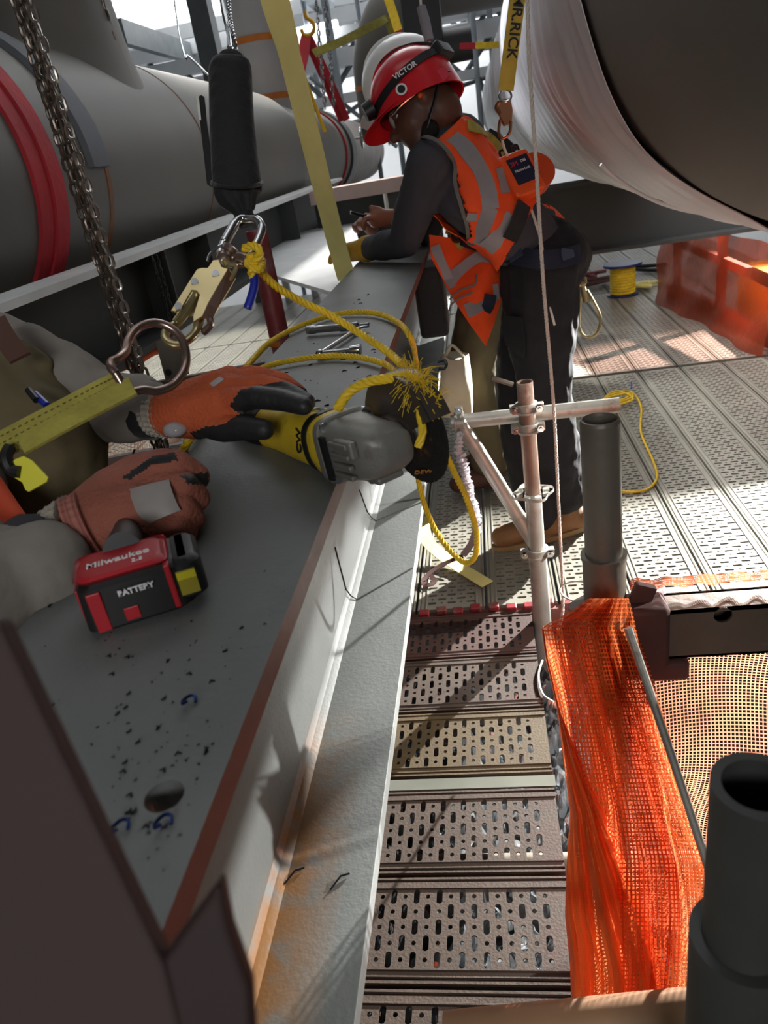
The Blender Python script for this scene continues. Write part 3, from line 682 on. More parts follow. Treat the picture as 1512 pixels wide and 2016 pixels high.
# near dark post
NX, NY = at(1186, 1000, d=.95).x, at(1186, 1000, d=.95).y
t = thing('scaffold_post', 'thick dark grey scaffold post with collar, in front of the lit deck at right', 'post', (NX, NY, -3))
zt = at(1181, 822, y=NY).z; zc = at(1188, 1092, y=NY).z; zb = at(1195, 1235, y=NY).z
mb = MB(); mb.pipe((NX, NY, zc - .02), (NX, NY, zt - .006), .0245, .0205, 40)
mb.lathe([(.0245, 0), (.0232, .004), (.0212, .005), (.0205, 0)], (NX, NY, zt - .006), (0, 0, 1), 40); mb.build('spigot_tube', galv_dk, t)
MB().pipe((NX, NY, -2.995), (NX, NY, zc), .0285, .0247, 40).build('collar_tube', galv_dk, t)
MB().pipe((NX, NY, zc - .004), (NX, NY, zc + .002), .0305, .0247, 40).build('collar_rim', galv_dk, t)
MB().box((NX, NY, -2.996), (.12, .12, .008)).build('base_plate', galv_dk, t, smooth=False)
mb = MB(); M_ = Matrix.Translation((NX, NY, zb + .03))
mb.prism([(math.cos(a) * (.044 + .006 * math.cos(4 * a)), math.sin(a) * (.044 + .006 * math.cos(4 * a))) for a in [2 * PI * k / 64 for k in range(64)]], .009, M_); mb.build('rosette', galv_dk, t, smooth=False)
t = thing('scaffold_ledger', 'brown box ledger with round hole reaching right from the thick dark post', 'ledger', (NX + .3, NY, .76))
zL = at(1250, 1290, y=NY - .01).z; zU = at(1250, 1200, y=NY - .01).z; hx_ = at(1425, 1214, y=NY - .025)
mb = MB(); M_ = frame((NX + .045, NY - .022, zL), (1, 0, 0), (0, 1, 0)) ; Hh = zU - zL
# prism local: x along ledger, y = z cross x ; thickness along +Y
yy = -1 if M_.to_3x3() @ V((0, 1, 0)) == V((0, 0, -1)) else 1
sg = 1 if (M_.to_3x3() @ V((0, 1, 0))).z > 0 else -1
mb.prism([(0, 0), (1.2, 0), (1.2, sg * Hh), (0, sg * Hh)], .004, M_, [[(hx_.x - NX - .045 + .012 * math.cos(a), sg * (hx_.z - zL) + .012 * math.sin(a)) for a in [2 * PI * k / 20 for k in range(20)]]])
mb.box((NX + .645, NY + .020, zL + Hh / 2), (1.2, .004, Hh)); mb.box((NX + .645, NY, zL + .002), (1.2, .044, .004)); mb.box((NX + .645, NY, zU - .002), (1.2, .044, .004))
mb.build('box_rail', mat('brown_grey_ledger', '#78695c', .5, .35, .15, 8, .1, 60, '#a39a8c', 5, .56, .7), t, smooth=False)
mb = MB(); mb.box((NX + .052, NY - .002, (zL + zU) / 2 - .012), (.062, .05, Hh + .04)); mb.box((NX + .075, NY - .004, zL - .022), (.07, .045, .035)); mb.build('connector_head', rust_m, t, smooth=True, bevel=.008)
MB().box((NX + .048, NY, zU + .012), (.03, .012, .045), rot=(0, .35, 0)).build('wedge', rust_m, t, smooth=False, bevel=.003); mb = MB(); mb.box((NX + .062, NY, zL - .05), (.012, .01, .06), rot=(0, .15, 0)); mb.build('wedge', rust_m, t, smooth=False, bevel=.003)
MB().tube([at(1236, 1236, d=.93), at(1320, 1480, d=.93), at(1402, 1730, d=.93)], .0055, 10).build('hook_rod', galv, t)
# closest post
q = at(1492, 1545, d=.40)
t = thing('scaffold_post', 'dark scaffold tube end closest to the camera at the right edge', 'post', (q.x, q.y, -3))
MB().pipe((q.x, q.y, -2.9), (q.x, q.y, q.z), .0245, .0185, 48).build('spigot_tube', mat('black_grey_tube', '#4b4d4a', .5, .3, .15, 10), t)
z_ = at(1480, 1890, x=q.x).z
MB().pipe((q.x, q.y, -2.995), (q.x, q.y, min(z_, q.z - .08)), .032, .0247, 48).build('collar_tube', mat('black_grey_tube', '#4b4d4a'), t)
MB().box((q.x, q.y, -2.996), (.12, .12, .008)).build('base_plate', galv_dk, t, smooth=False)
# left side scaffold
a = at(512, 470, y=2.0); b = at(546, 700, y=2.0)
t = thing('scaffold_post', 'worn dark red scaffold post left of the beam behind the yellow rope', 'post', (a.x, 2.0, 0))
MB().pipe((a.x - .01, 2.0, 0), (a.x - .005, 2.0, 1.28), .0285, .025, 28).build('post_tube', mat('worn_red_tube', '#8a3a3c', .45, .2, .2, 9, .1, 60, '#8d7a78', 5, .5, .66), t)
MB().pipe((a.x - .01, 2.0, b.z + .03), (a.x - .01, 2.0, b.z + .045), .0295, .0286, 28).build('tape_ring', weld_or, t)
MB().pipe((a.x - .01, 2.0, b.z - .06), (a.x - .01, 2.0, b.z - .045), .052, .0286, 28).build('rosette', rust_m, t)
t = thing('scaffold_ledger', 'brown ledger with round hole left of the beam, beside the red post', 'ledger', (-1.2, 2.03, .85))
p0, p1 = at(545, 705, y=2.05), at(330, 745, y=2.05)
M_ = frame(p0 - V((0, 0, .035)), p1 - p0, (0, 1, 0)); mb = MB(); hl = (at(461, 719, y=2.05) - p0).length
mb.prism([(0, -.03), (.95, -.03), (.95, .03), (0, .03)], .02, M_, [[(hl + .012 * math.cos(a), .012 * math.sin(a)) for a in [2 * PI * k / 16 for k in range(16)]]])
mb.build('box_rail', mat('brown_grey_ledger', '#78695c'), t, smooth=False)
t = thing('bracket_plate', 'grey steel bracket plate with a hole, seen through the harness ring', 'bracket', at(340, 740, y=1.6))
mb = MB(); pxplate([(306, 672), (352, 660), (372, 735), (326, 750)], 2.05, .006, mb); mb.build('plate', galv_dk, t, smooth=False)
MB().tube([at(331, 733, d=2.045), at(331, 733, d=2.057)], .009, 16).build('bolt_hole', black_p, t)
tag(MB().tube(crom([at(200, 735, y=2.6), at(262, 712, y=2.6), at(300, 690, y=2.6), at(345, 672, y=2.6)]), .02, 12).build('orange_hose', orange_p), 'short orange hose behind the harness ring', 'hose')
nA = net_mat('orange_net_fine', '#e8772e', 60, 26, .3, .1)
mb = MB(); c4 = [at(180, 868, y=1.9), at(355, 845, y=1.9), at(180, 912, y=1.9), at(355, 885, y=1.9)]
mb.grid(lambda u, v: c4[0].lerp(c4[1], u).lerp(c4[2].lerp(c4[3], u), v) + V((0, .02 * math.sin(9 * u), 0)), 30, 12); tag(mb.build('debris_net', nA), 'small strip of orange debris net seen under the grey sleeve', 'net')
mb = MB(); c5 = [at(180, 935, y=1.9), at(330, 905, y=1.9), at(180, 960, y=1.7), at(300, 930, y=1.7)]
mb.grid(lambda u, v: c5[0].lerp(c5[1], u).lerp(c5[2].lerp(c5[3], u), v), 30, 8); tag(mb.build('debris_net', nA), 'orange debris net just above the fist glove', 'net')
tag(MB().box(at(265, 900, y=1.86), (.34, .02, .03), rot=(0, -.08, 0)).build('toe_board', mat('pale_toe_board', '#c9cfd2', .5), smooth=False), 'pale toe board between two orange net strips', 'board')
tag(MB().tube(crom([at(265, 885, y=1.83), at(262, 895, y=1.82), at(266, 903, y=1.82), at(270, 910, y=1.82)]), .003, 6).build('cable_tie', black_p), 'black cable tie on the pale toe board', 'tie')

# orange nets at right
netB = net_mat('orange_net_open', '#e0744c', 124, 118, .30)
mb = MB()
def nb(u, v):
    x = NX + .03 + .75 * u; z = zL + .0 - (zL - .02) * v
    g = math.exp(-((u - .03) / .10) ** 2) * math.exp(-v * 4)
    return V((x + .01 * math.sin(5 * v + 3 * u), NY + .03 + .03 * math.sin(7 * u + 2.2 * v) + .02 * math.sin(13 * v - 4 * u) - .02 * g, z + .03 * g + .012 * math.sin(9 * u) * v))
mb.grid(nb, 90, 70); t = mb.build('debris_net', netB); tag(t, 'open orange debris net hanging from the brown box ledger', 'net')
rows = [(1178, 1158, 1238), (1205, 1120, 1245), (1235, 1066, 1252), (1300, 1075, 1275), (1400, 1098, 1305), (1500, 1110, 1335), (1600, 1122, 1365), (1700, 1116, 1398), (1800, 1112, 1405), (1900, 1122, 1398), (2060, 1128, 1380)]
def rowx(y):
    for (a, l0, r0), (b, l1, r1) in zip(rows, rows[1:]):
        if y <= b: t_ = (y - a) / (b - a); return l0 + (l1 - l0) * t_, r0 + (r1 - r0) * t_
    return rows[-1][1:]
def bund(off, fl, rfrac=lambda v: 1.0, lfr=0.0):
    def f(u, v):
        y = 1178 + (2060 - 1178) * v; l, r = rowx(y); r = l + (r - l) * rfrac(v); l = l + (r - l) * lfr; x = l + (r - l) * u
        yw = NY - .035 - .055 * math.sin(PI * u) - off - .10 * v * v + fl * (.012 * math.sin(17 * u + 5 * v) + .008 * math.sin(31 * u - 7 * v + 2) + .006 * math.sin(55 * u + 4 * math.sin(6 * v)))
        return at(x, y, y=max(yw, .35))
    return f
netA = net_mat('orange_net_layered', '#ef7c38', 34, 100, .34, .20)
netC = net_mat('orange_net_dense_lit', '#ff8c40', 60, 170, .5, .95)
Nt = thing('debris_net', 'bundled orange net and film draped over the thick dark post at lower right', 'net', (NX, NY - .05, .1))
mb = MB(); mb.grid(bund(0, 1.0), 70, 90); mb.build('net_layer', netA, Nt)
mb = MB(); mb.grid(bund(-.025, 1.3, lambda v: .95), 60, 80); mb.build('net_layer', netA, Nt)
mb = MB(); mb.grid(bund(.012, .8, lambda v: min(.72, .02 + max(0, v - .25) * 1.15)), 50, 90); mb.build('dense_lit_fold', netC, Nt, label='solid orange fold coloured brighter as the lit left side')  # dense net layer, brighter colour paints in the lit area and its diagonal edge
mb = MB(); mb.grid(bund(.004, .6, lambda v: .80, .62), 14, 60); mb.build('film_strip', film_mat('clear_orange_film', '#d8672c', .25, .1), Nt)
mb = MB(); c6 = [at(1240, 1142, y=NY + .03), at(1540, 1120, y=NY + .03), at(1240, 1162, y=NY + .03), at(1540, 1140, y=NY + .03)]
mb.grid(lambda u, v: c6[0].lerp(c6[1], u).lerp(c6[2].lerp(c6[3], u), v) + V((0, .003 * math.sin(30 * u), .001 * math.sin(37 * u + 4 * v))), 80, 8)
tag(mb.build('debris_net', net_mat('orange_net_roll', '#d9552c', 110, 6, .5, .35)), 'gathered edge of orange net lying along the top of the box ledger', 'net')
a, b = at(880, 2032, d=.86), at(1400, 1985, d=.80)
tag(MB().tube([a, b], .022, 20).build('scaffold_tube', mat('tan_tube', '#a9805e', .6)), 'tan scaffold tube crossing the bottom edge of the view', 'tube')
# brown slab closest to the lens at lower left
t = thing('steel_angle', 'blurred dark brown steel angle close to the camera at lower left', 'steel', at(100, 1900, d=.33))
bs = mat('dark_brown_primer', '#402e2e', .75, 0, .08, 4)
pxplate([(-260, 1250), (-5, 1222), (325, 1905), (372, 2100), (-260, 2100)], lambda x, y: .235, .01).build('wide_leg', bs, t, smooth=False, bevel=.002)
pxplate([(318, 1893), (432, 1738), (452, 1835), (492, 1950), (500, 2100), (365, 2100)], lambda x, y: .233, .01).build('narrow_leg', mat('red_brown_primer', '#2c1917', .7, 0, .08, 4), t, smooth=False, bevel=.002)

# orange tarp enclosure at right
tp = film_mat('orange_tarp', '#a33c0e', .55, .5)
E_ = thing('orange_tarp_enclosure', 'tall orange plastic tarp enclosure standing on the deck at far right', 'enclosure', (2.3, 5.3, 0))
def tarp(c0, c1, h):
    c0, c1 = V(c0), V(c1); mb = MB(); n = (c1 - c0).cross(V((0, 0, 1))).normalized()
    mb.grid(lambda u, v: c0.lerp(c1, u) + V((0, 0, h * v)) + n * (.02 * math.sin(9 * u + 4 * v) + .015 * math.sin(23 * u - 9 * v) + .05 * (1 - v) ** 3), 40, 24); return mb
tarp((1.42, 6.3, .0), (1.62, 4.45, .0), .62).build('side_sheet', tp, E_); tarp((1.62, 4.45, .0), (3.6, 4.35, .0), .76).build('front_sheet', tp, E_)
br = mat('brown_frame_board', '#6d3a20', .7)
for p in ((1.5, 6.25), (1.57, 5.35), (1.68, 4.55)): MB().box((p[0] + .03, p[1], .32), (.05, .06, .63)).build('frame_post', br, E_, smooth=False)
MB().box((1.60, 5.4, .06), (.05, 1.9, .12), rot=(0, 0, .108)).build('frame_board', br, E_, smooth=False); MB().box((1.60, 5.4, .42), (.04, 1.9, .06), rot=(.05, 0, .108)).build('frame_board', br, E_, smooth=False)
tag(MB().box((2.15, 5.2, .17), (.7, .9, .32)).build('yellow_crate', crate_y, smooth=False, bevel=.01), 'yellow crate behind the orange tarp', 'crate')
t = thing('rope_spool', 'yellow rope spool with dark blue flange under the dark girder', 'spool', (1.24, 6.7, 0)); sx, sy = 1.19, 6.7
MB().tube([(sx, sy, .0), (sx, sy, .015)], .13, 32).build('spool_flange', spool_b, t); MB().tube([(sx, sy, .25), (sx, sy, .27)], .16, 32).build('spool_flange', spool_b, t)
mb = MB()
for k in range(10): z = .03 + k * .023; mb.tube([(sx + .095 * math.cos(a), sy + .095 * math.sin(a), z) for a in [2 * PI * j / 28 for j in range(28)]], .0135, 8, closed=True)
mb.tube([(sx, sy, .02), (sx, sy, .25)], .09, 24); mb.build('rope_winding', yel_rope, t)
random.seed(5)
for k, (px, py, c_) in enumerate([(1165, 545, 'red'), (1275, 530, 'dark'), (1290, 560, 'yellow'), (1180, 520, 'rust')]):
    p = at(px, py, z=.03) if k != 3 else at(px, py, y=7.3)
    p.y = min(p.y, 8.4); mt = {'red': redpaint, 'dark': black_p, 'yellow': yel_strap, 'rust': rust_m}[c_]
    mb = MB(); pts = [V((p.x + random.uniform(-.16, .16), p.y + random.uniform(-.12, .12), .03 + .03 * random.random())) for _ in range(7)]
    mb.tube(crom(pts, 5), .018, 8); tag(mb.build('coiled_hose', mt), {'red': 'dark red hose tangle left of the yellow rope spool', 'dark': 'black cable tangle right of the yellow rope spool', 'yellow': 'pale yellow strap tangle on the deck beside the orange tarp', 'rust': 'rusty brown hose tangle behind the yellow rope spool'}[c_], 'hose')
tag(MB().ell((.95, 5.9, 1.16), (.16, .1, .07)).build('green_bag', mat('green_tarp_cloth', '#0f4a2c', .7, bump=.6, bscale=12)), 'dark green bag on the girder under the wrapped pipe', 'bag')
tag(MB().ell((1.22, 5.9, 1.17), (.10, .06, .06)).build('orange_cloth', mat('orange_cloth', '#d9622a', .7, bump=.6, bscale=14)), 'crumpled orange cloth on the girder beside the green bag', 'cloth')

# ================================================================== CHAINS, STRAPS AND ROPES
def plumb(px, py, d, ztop, zbot): p = at(px, py, d=d); return V((p.x, p.y, ztop)), V((p.x, p.y, zbot))
random.seed(11)
strands = [(123, 300, 1.12, chain_m, 'first from the left'), (131, 300, 1.10, chain_m, 'second from the left'), (139, 302, 1.14, chain_m, 'third from the left, dark'), (146, 310, 1.09, chain_m, 'fourth from the left'), (156, 317, 1.05, chain_l, 'rightmost and brightest')]
for k, (px, py, d, mt, w_) in enumerate(strands):
    a, b = plumb(px, py, d, 2.2, .95); b = a.lerp(b, 1.0) 
    tag(chain_mb(a, b, .0235, .0145, .0026, k * .7).build('chain', mt), 'steel hoist chain in the hanging bundle at left, ' + w_, 'chain', 'hoist chains hanging at left')
a, b = plumb(212, 40, 3.0, 2.6, 1.75); tag(chain_mb(a, b, .05, .03, .006).build('chain', chain_m), 'hoist chain hanging beside the upward pipe branch', 'chain')
for dx, w_ in ((0, 'left'), (10, 'right')):
    a = at(300 + dx, 509, x=-1.143); a.z = 1.215; b = V((a.x, a.y, .93))
    tag(chain_mb(a, b, .022, .014, .003).build('chain', black_p), 'dark short chain hanging from the edge of the second beam, %s strand' % w_, 'chain', 'dark chains on the second beam')
for px, w_ in ((622, 'left'), (640, 'right')):
    a = at(px, 0, y=7.5); b = at(px + 18, 215, y=7.5); tag(chain_mb(a, b, .06, .04, .008, seg=5).build('chain', chrome), 'bright chain hanging behind the red V sling, %s one' % w_, 'chain', 'bright chains behind the red sling')
# yellow flat strap
a = at(533, -30, y=2.35); pts = crom([a, at(552, 40, y=2.38), at(578, 140, y=2.42), at(625, 330, y=2.48), at(655, 450, y=2.53), at(683, 552, y=2.57)], 12)
n0 = cdir(.2, .1, -1); n1 = cdir(-.5, .1, -.85); nn = [n0.lerp(n1, min(1, i / len(pts) * 3)).normalized() for i in range(len(pts))]
tag(ribbon_mb(pts, nn, [.078 - .004 * (i / len(pts)) for i in range(len(pts))], .003).build('strap', yel_strap), 'long pale yellow flat strap hanging down to the left edge of the beam', 'strap')
tag(MB().tube(crom([at(558, -20, y=2.6), at(580, 60, y=2.6), at(596, 140, y=2.62), at(640, 260, y=2.65)]), .006, 8).build('tag_line', yel_rope), 'thin yellow cord running down behind the pale yellow strap', 'cord')
# red sling V with hook
t = thing('round_sling', 'red V-shaped sling hanging from the yellow hook round the pipe end', 'sling', at(602, 70, y=8.6))
h0 = at(601, 70, y=8.6)
for e, yv, nm in ((at(674, 238, y=8.75), 8.75, 'a'), (at(582, 150, y=8.4), 8.4, 'b')):
    for q in (0, .05): ribbon_mb([h0 + V((q * .5, 0, 0)), h0.lerp(e, .5) + V((q, 0, 0)), e + V((q, 0, 0))], cdir(0, 0, -1), .075, .012).build('sling_leg', red_sling, t)
mb = MB(); band(mb, LX, LZ, .452, 8.8, .07, .014, seg=60); mb.build('sling_loop', red_sling, t)
t = thing('lifting_hook', 'yellow lifting hook above the red V sling', 'hook', h0)
hp = at(604, 50, y=8.6); sc = .0055
MB().tube(crom([hp + (V((1, 0, 0)) * x + V((0, 0, 1)) * z) * sc for x, z in ((0, 22), (2, 12), (11, 4), (12, -8), (2, -16), (-9, -12), (-11, -4))], 6), .02, 10).build('hook_body', mat('yellow_hook_paint', '#dba521', .4), t)
# yellow rope tied across the back
tag(ribbon_mb(crom([at(618, 105, y=7), at(680, 78, y=7.2), at(745, 45, y=7.4), at(765, 42, y=7.5), at(780, 100, y=7.5)]), cdir(0, 0, -1), .07, .01).build('yellow_sling', yel_web), 'yellow sling slung across the hall above the helmets', 'sling')
t = thing('lifting_strap', 'yellow strap with red marks hanging above the white helmet', 'strap', at(780, 60, y=5))
ribbon_mb(crom([at(762, -10, y=5), at(775, 30, y=5), at(784, 60, y=5)]), cdir(0, 0, -1), .05, .006).build('strap_upper', yel_rope, t)
ribbon_mb(crom([at(784, 60, y=5), at(790, 90, y=5)]), cdir(0, 0, -1), .035, .006).build('strap_sleeve', red_sling, t); ribbon_mb(crom([at(789, 88, y=5), at(793, 105, y=5)]), cdir(0, 0, -1), .035, .006).build('strap_lower', yel_rope, t)
t = thing('lifting_strap', 'red and yellow strap stretched between black column and wrapped pipe', 'strap', at(940, 90, y=5))
ribbon_mb([at(905, 91, y=5.0), at(938, 90, y=5)], cdir(0, 0, -1), .035, .006).build('strap_sleeve', red_sling, t); ribbon_mb([at(936, 90, y=5), at(990, 88, y=5)], cdir(0, 0, -1), .035, .006).build('strap_yellow', yel_rope, t)
# thin white cord in front of the worker
p = [at(1038, -30, y=1.63), at(1042, 120, y=1.62), at(1056, 330, y=1.61), at(1070, 560, y=1.6), at(1090, 800, y=1.6), at(1100, 1000, y=1.6), at(1108, 1170, y=1.6), at(1106, 1215, y=1.6), at(1098, 1240, y=1.7)]
tag(rope_mb(crom(p, 14), .0042, .02, .004, seg=5).build('hanging_line', white_rope), 'thin white cord hanging straight down in front of the worker', 'cord')
tag(MB().tube(crom([at(1170, 1192, y=1.2), at(1130, 1183, y=1.3), at(1108, 1172, y=1.4), at(1105, 1155, y=1.45), at(1130, 1145, y=1.4), at(1165, 1147, y=1.3)]), .0022, 6).build('white_wire', white_rope), 'thin white wire curling beside the thick dark post', 'wire')
tag(MB().tube(crom([at(1068, 1300, z=.006), at(1060, 1330, z=.006), at(1068, 1365, z=.006), at(1090, 1382, z=.006)]), .0028, 6).build('white_wire', white_rope), 'thin white wire loop on the rusty planks at the net edge', 'wire')
# thin yellow rope on the deck
p = [at(1190, 783, z=.012), at(1215, 772, z=.02), at(1243, 772, z=.02), at(1262, 800, z=.008), at(1262, 850, z=.008), at(1285, 905, z=.008), at(1294, 940, z=.008), at(1270, 965, z=.008), at(1222, 968, z=.008), at(1195, 966, z=.008)]
t = thing('yellow_rope', 'thin yellow rope curling over the bright deck at right', 'rope', at(1240, 870, z=0))
rope_mb(crom(p, 12), .006, .03, .006, seg=5).build('rope_line', yel_rope, t)
for q in range(3): MB().tube(crom([at(1185 + 3 * q, 790 - 3 * q, z=.03), at(1215, 778 - 4 * q, z=.04), at(1246, 775 + 5 * q, z=.03), at(1215, 790 + 3 * q, z=.03)], closed=True), .006, 6, closed=True).build('rope_coil', yel_rope, t)
MB().tube([at(1243, 765, z=.03), at(1243, 752, z=.05)], .004, 6).build('blue_end', blue_tape, t)
# flat yellow strip on deck, brown lanyard, white shock cord
pts = crom([at(832, 1018, z=.06), at(840, 1062, z=.05), at(880, 1100, z=.02), at(960, 1150, z=.006)], 8)
tag(ribbon_mb(pts, (0, 0, 1), .052, .0025).build('strap', yel_strap), 'flat yellow strap end lying on the deck beside the beam', 'strap')
pts = crom([at(912, 1095, z=.04), at(890, 1103, z=.03), at(860, 1118, z=.02), at(835, 1140, z=.01), at(838, 1152, z=.01), at(855, 1146, z=.012), at(848, 1132, z=.02)], 8)
tag(ribbon_mb(pts, (0, -.3, 1), .018, .003).build('brown_strap', mat('brown_webbing', '#4f2f28', .8)), 'dark brown looped strap on the deck over the yellow strap', 'strap')
t = thing('shock_lanyard', 'white ruffled elastic lanyard hanging behind the grinder disc', 'lanyard', at(930, 1000, y=1.9))
P_ = resample(crom([at(903, 850, y=1.97), at(904, 885, y=1.95), at(915, 930, y=1.93), at(928, 985, y=1.92), at(938, 1025, y=1.91), at(938, 1045, y=1.91)], 10), .004); random.seed(4)
rr = [(.006 + .0075 * min(1, i / 14)) * (1 + .35 * math.sin(i * 1.9) + random.uniform(-.12, .12)) for i in range(len(P_))]; P_ = [p + V((random.uniform(-.002, .002), 0, random.uniform(-.002, .002))) for p in P_]
MB().tube(P_, rr, 9).build('elastic_sleeve', mat('white_crinkled_webbing', '#d9d6dc', .7, bump=.6, bscale=60), t)
ribbon_mb(crom([at(938, 1040, y=1.91), at(928, 1070, y=1.93), at(912, 1093, y=1.97)], 6), (0, -1, .3), .02, .004).build('webbing_end', mat('grey_webbing', '#8e8a8a', .8), t)

# main yellow rope: from the knot down to the grinder, loops over the beam
t = thing('yellow_rope', 'thick yellow braided rope from the snap hook to the frayed end on the grinder', 'rope', at(560, 600, d=1.0))
knot = at(498, 512, d=.86)
p = [at(490, 500, d=.86), at(510, 530, d=.87), at(545, 565, d=.90), at(600, 597, d=.93), at(650, 620, d=.94), at(710, 657, d=.92), at(760, 690, d=.88), at(792, 718, d=.84)]
rope_mb(crom(p, 14), .0049, .024).build('rope_line', yel_rope, t)
kn = MB()
kp = [knot + cdir(x, y, z) * s_ for x, y, z, s_ in ()]
def pk(x, y, d): return at(x, y, d=d)
rope_mb(crom([pk(480, 490, .84), pk(500, 483, .83), pk(512, 498, .83), pk(500, 515, .84), pk(488, 520, .86), pk(495, 505, .88), pk(515, 512, .86), pk(512, 530, .84), pk(495, 528, .84), pk(497, 545, .85)], 10), .0049, .024).build('knot', yel_rope, t)
MB().tube(crom([pk(499, 543, .85), pk(501, 560, .85), pk(495, 585, .85), pk(487, 608, .85)], 6), [.0052] * 18 + [.0045], 10).build('taped_end', blue_tape, t, label='end bound in blue tape')
p = [pk(664, 806, .80), pk(690, 770, .80), pk(725, 752, .79), pk(765, 745, .78), pk(800, 742, .775), pk(818, 750, .77)]
rope_mb(crom(p, 12), .0056, .022).build('rope_line', yel_rope, t, label='short rope piece bent over the wheel guard')
p = [pk(812, 748, .77), pk(832, 762, .765), pk(842, 785, .76), pk(826, 800, .76), pk(832, 850, .765), pk(822, 880, .77)]
rope_mb(crom(p, 10), .0045, .05, strands=4).build('rope_line', yel_rope, t)
random.seed(9); fr = MB()
for k in range(260):
    a = pk(random.gauss(796, 8), random.gauss(715, 10), .81) if k < 60 else pk(random.gauss(822, 10), random.gauss(762, 10), .765)
    q = V((random.gauss(0, 1), random.gauss(0, 1), random.gauss(-.3, 1))).normalized() * random.uniform(.012, .032)
    if k < 60: b_ = pk(random.gauss(812, 10), random.gauss(748, 8), .775); pts = [a, a.lerp(b_, .5) + q * .3, b_ + q * .4]
    else: pts = [a, a + q * .5 + V((0, 0, .004)), a + q + V((0, 0, -.004))]
    fr.tube(crom(pts, 4), .00030, 4)
for k in range(40):
    a = pk(random.gauss(845, 6), random.gauss(790, 8), .76); b_ = a + cdir(random.gauss(.2, .5), random.gauss(0, .5), random.gauss(0, .5)) * random.uniform(.008, .022); fr.tube([a, a.lerp(b_, .5) + cdir(random.gauss(0, 1), random.gauss(0, 1), 0) * .002, b_], .00055, 4)
fr.build('frayed_fibres', yel_rope, t)['kind'] = 'stuff'
t2 = thing('yellow_rope', 'yellow braided rope looping over the beam top and hanging below the grinder disc', 'rope', at(700, 700, z=1.09))
p = [at(352, 900, z=1.05), at(372, 868, z=1.09), at(420, 800, z=1.085), at(475, 735, z=1.085), at(530, 675, z=1.085), at(600, 638, z=1.085), at(665, 618, z=1.085), at(730, 615, z=1.085), at(780, 632, z=1.085), at(808, 665, z=1.08), at(819, 712, y=1.66), at(822, 760, y=1.5)]
rope_mb(crom(p, 16), .0060, .028).build('rope_loop', yel_rope, t2)
p = [at(500, 730, z=1.085), at(560, 712, z=1.085), at(640, 701, z=1.085), at(700, 702, z=1.085), at(756, 716, z=1.085), at(780, 735, z=1.083)]
rope_mb(crom(p, 14), .0056, .028).build('rope_loop', yel_rope, t2)
p = [at(820, 925, y=1.16), at(833, 985, y=1.14), at(858, 1045, y=1.12), at(890, 1088, y=1.1), at(918, 1108, y=1.08), at(936, 1092, y=1.06), at(937, 1045, y=1.04), at(920, 985, y=1.02), at(898, 938, y=1.0), at(880, 900, y=.99)]
rope_mb(crom(p, 16), .0050, .024).build('rope_loop', yel_rope, t2)

# ================================================================== RIGGING IN FRONT AT LEFT
def pp(x, y, d): return at(x, y, d=d)
t = thing('energy_absorber', 'black fabric pouch hanging on a steel cable with a carabiner at its foot', 'pouch', pp(455, 260, .95))
D_ = .95; prof = [(452, 117, 30), (452, 121, 37), (453, 134, 42), (454, 170, 43), (456, 230, 44), (461, 300, 46), (465, 345, 48), (468, 372, 48), (470, 388, 44), (474, 400, 34), (478, 410, 26), (481, 420, 19)]
pr2 = crom([V((a, b, c)) for a, b, c in prof], 5); random.seed(2); mb = MB(); rs = []
side = cdir(1, 0, 0)
for i, q in enumerate(pr2):
    c = pp(q.x, q.y, D_); r_ = q.z * D_ / F; ax = (pp(pr2[min(i + 1, len(pr2) - 1)].x, pr2[min(i + 1, len(pr2) - 1)].y, D_) - pp(pr2[max(i - 1, 0)].x, pr2[max(i - 1, 0)].y, D_)).normalized()
    u = (side - ax * side.dot(ax)).normalized(); w_ = ax.cross(u); cr = max(0, (q.y - 360) / 60)
    rs.append([c + u * math.cos(a) * r_ * (1 + .10 * cr * math.sin(7 * a + 1)) + w_ * math.sin(a) * r_ * .62 * (1 + .16 * cr * math.sin(9 * a)) * (1 + .03 * math.sin(q.y * .21 + 3 * a)) for a in [2 * PI * k / 40 for k in range(40)]])
mb.rings(rs); mb.build('pouch_body', black_f, t, subsurf=1, ang=80)
mb = MB(); rs = []
for k in range(24):
    a = 2 * PI * k / 24; rs.append(pp(466 + 49 * math.cos(a), 366 + 8 * math.sin(a) - 6, D_ - .031 * math.sin(a)))
mb.tube(rs, .0028, 6, closed=True); mb.build('elastic_hem', black_f, t)
mb = MB(); rr_ = crom([pp(474, 400, D_), pp(481, 425, D_), pp(489, 441, D_)], 5); mb.tube(rr_, [.013] * 5 + [.0125] * 6, 14, flat=.6, up=side); mb.build('webbing_neck', black_f, t)
pxplate([(388, 192), (396, 186), (402, 190), (407, 240), (424, 352), (424, 371), (407, 362), (399, 290)], .965, .004).build('side_flap', black_f, t, smooth=False, bevel=.001)
pxplate([(386, 190), (391, 187), (396, 235), (392, 236)], .962, .002).build('flap_edge', white_rope, t, smooth=False)
mb = MB(); mb.tube(crom([pp(462, 126, D_ - .01), pp(458, 105, D_), pp(452, 92, D_), pp(449, 60, D_ + .02), pp(440, 20, D_ + .03), pp(434, -25, D_ + .04)], 8), .0035, 8); mb.build('steel_cable', chrome, t)
rope_mb(crom([pp(466, 124, D_ - .01), pp(464, 100, D_), pp(459, 70, D_), pp(452, 30, D_ + .02), pp(448, -25, D_ + .04)], 8), .0032, .02).build('steel_cable', chrome, t)
MB().tube(crom([pp(440, 120, D_), pp(446, 112, D_), pp(462, 112, D_), pp(474, 122, D_), pp(478, 138, D_)], 5), .009, 10).build('top_loop', black_f, t)
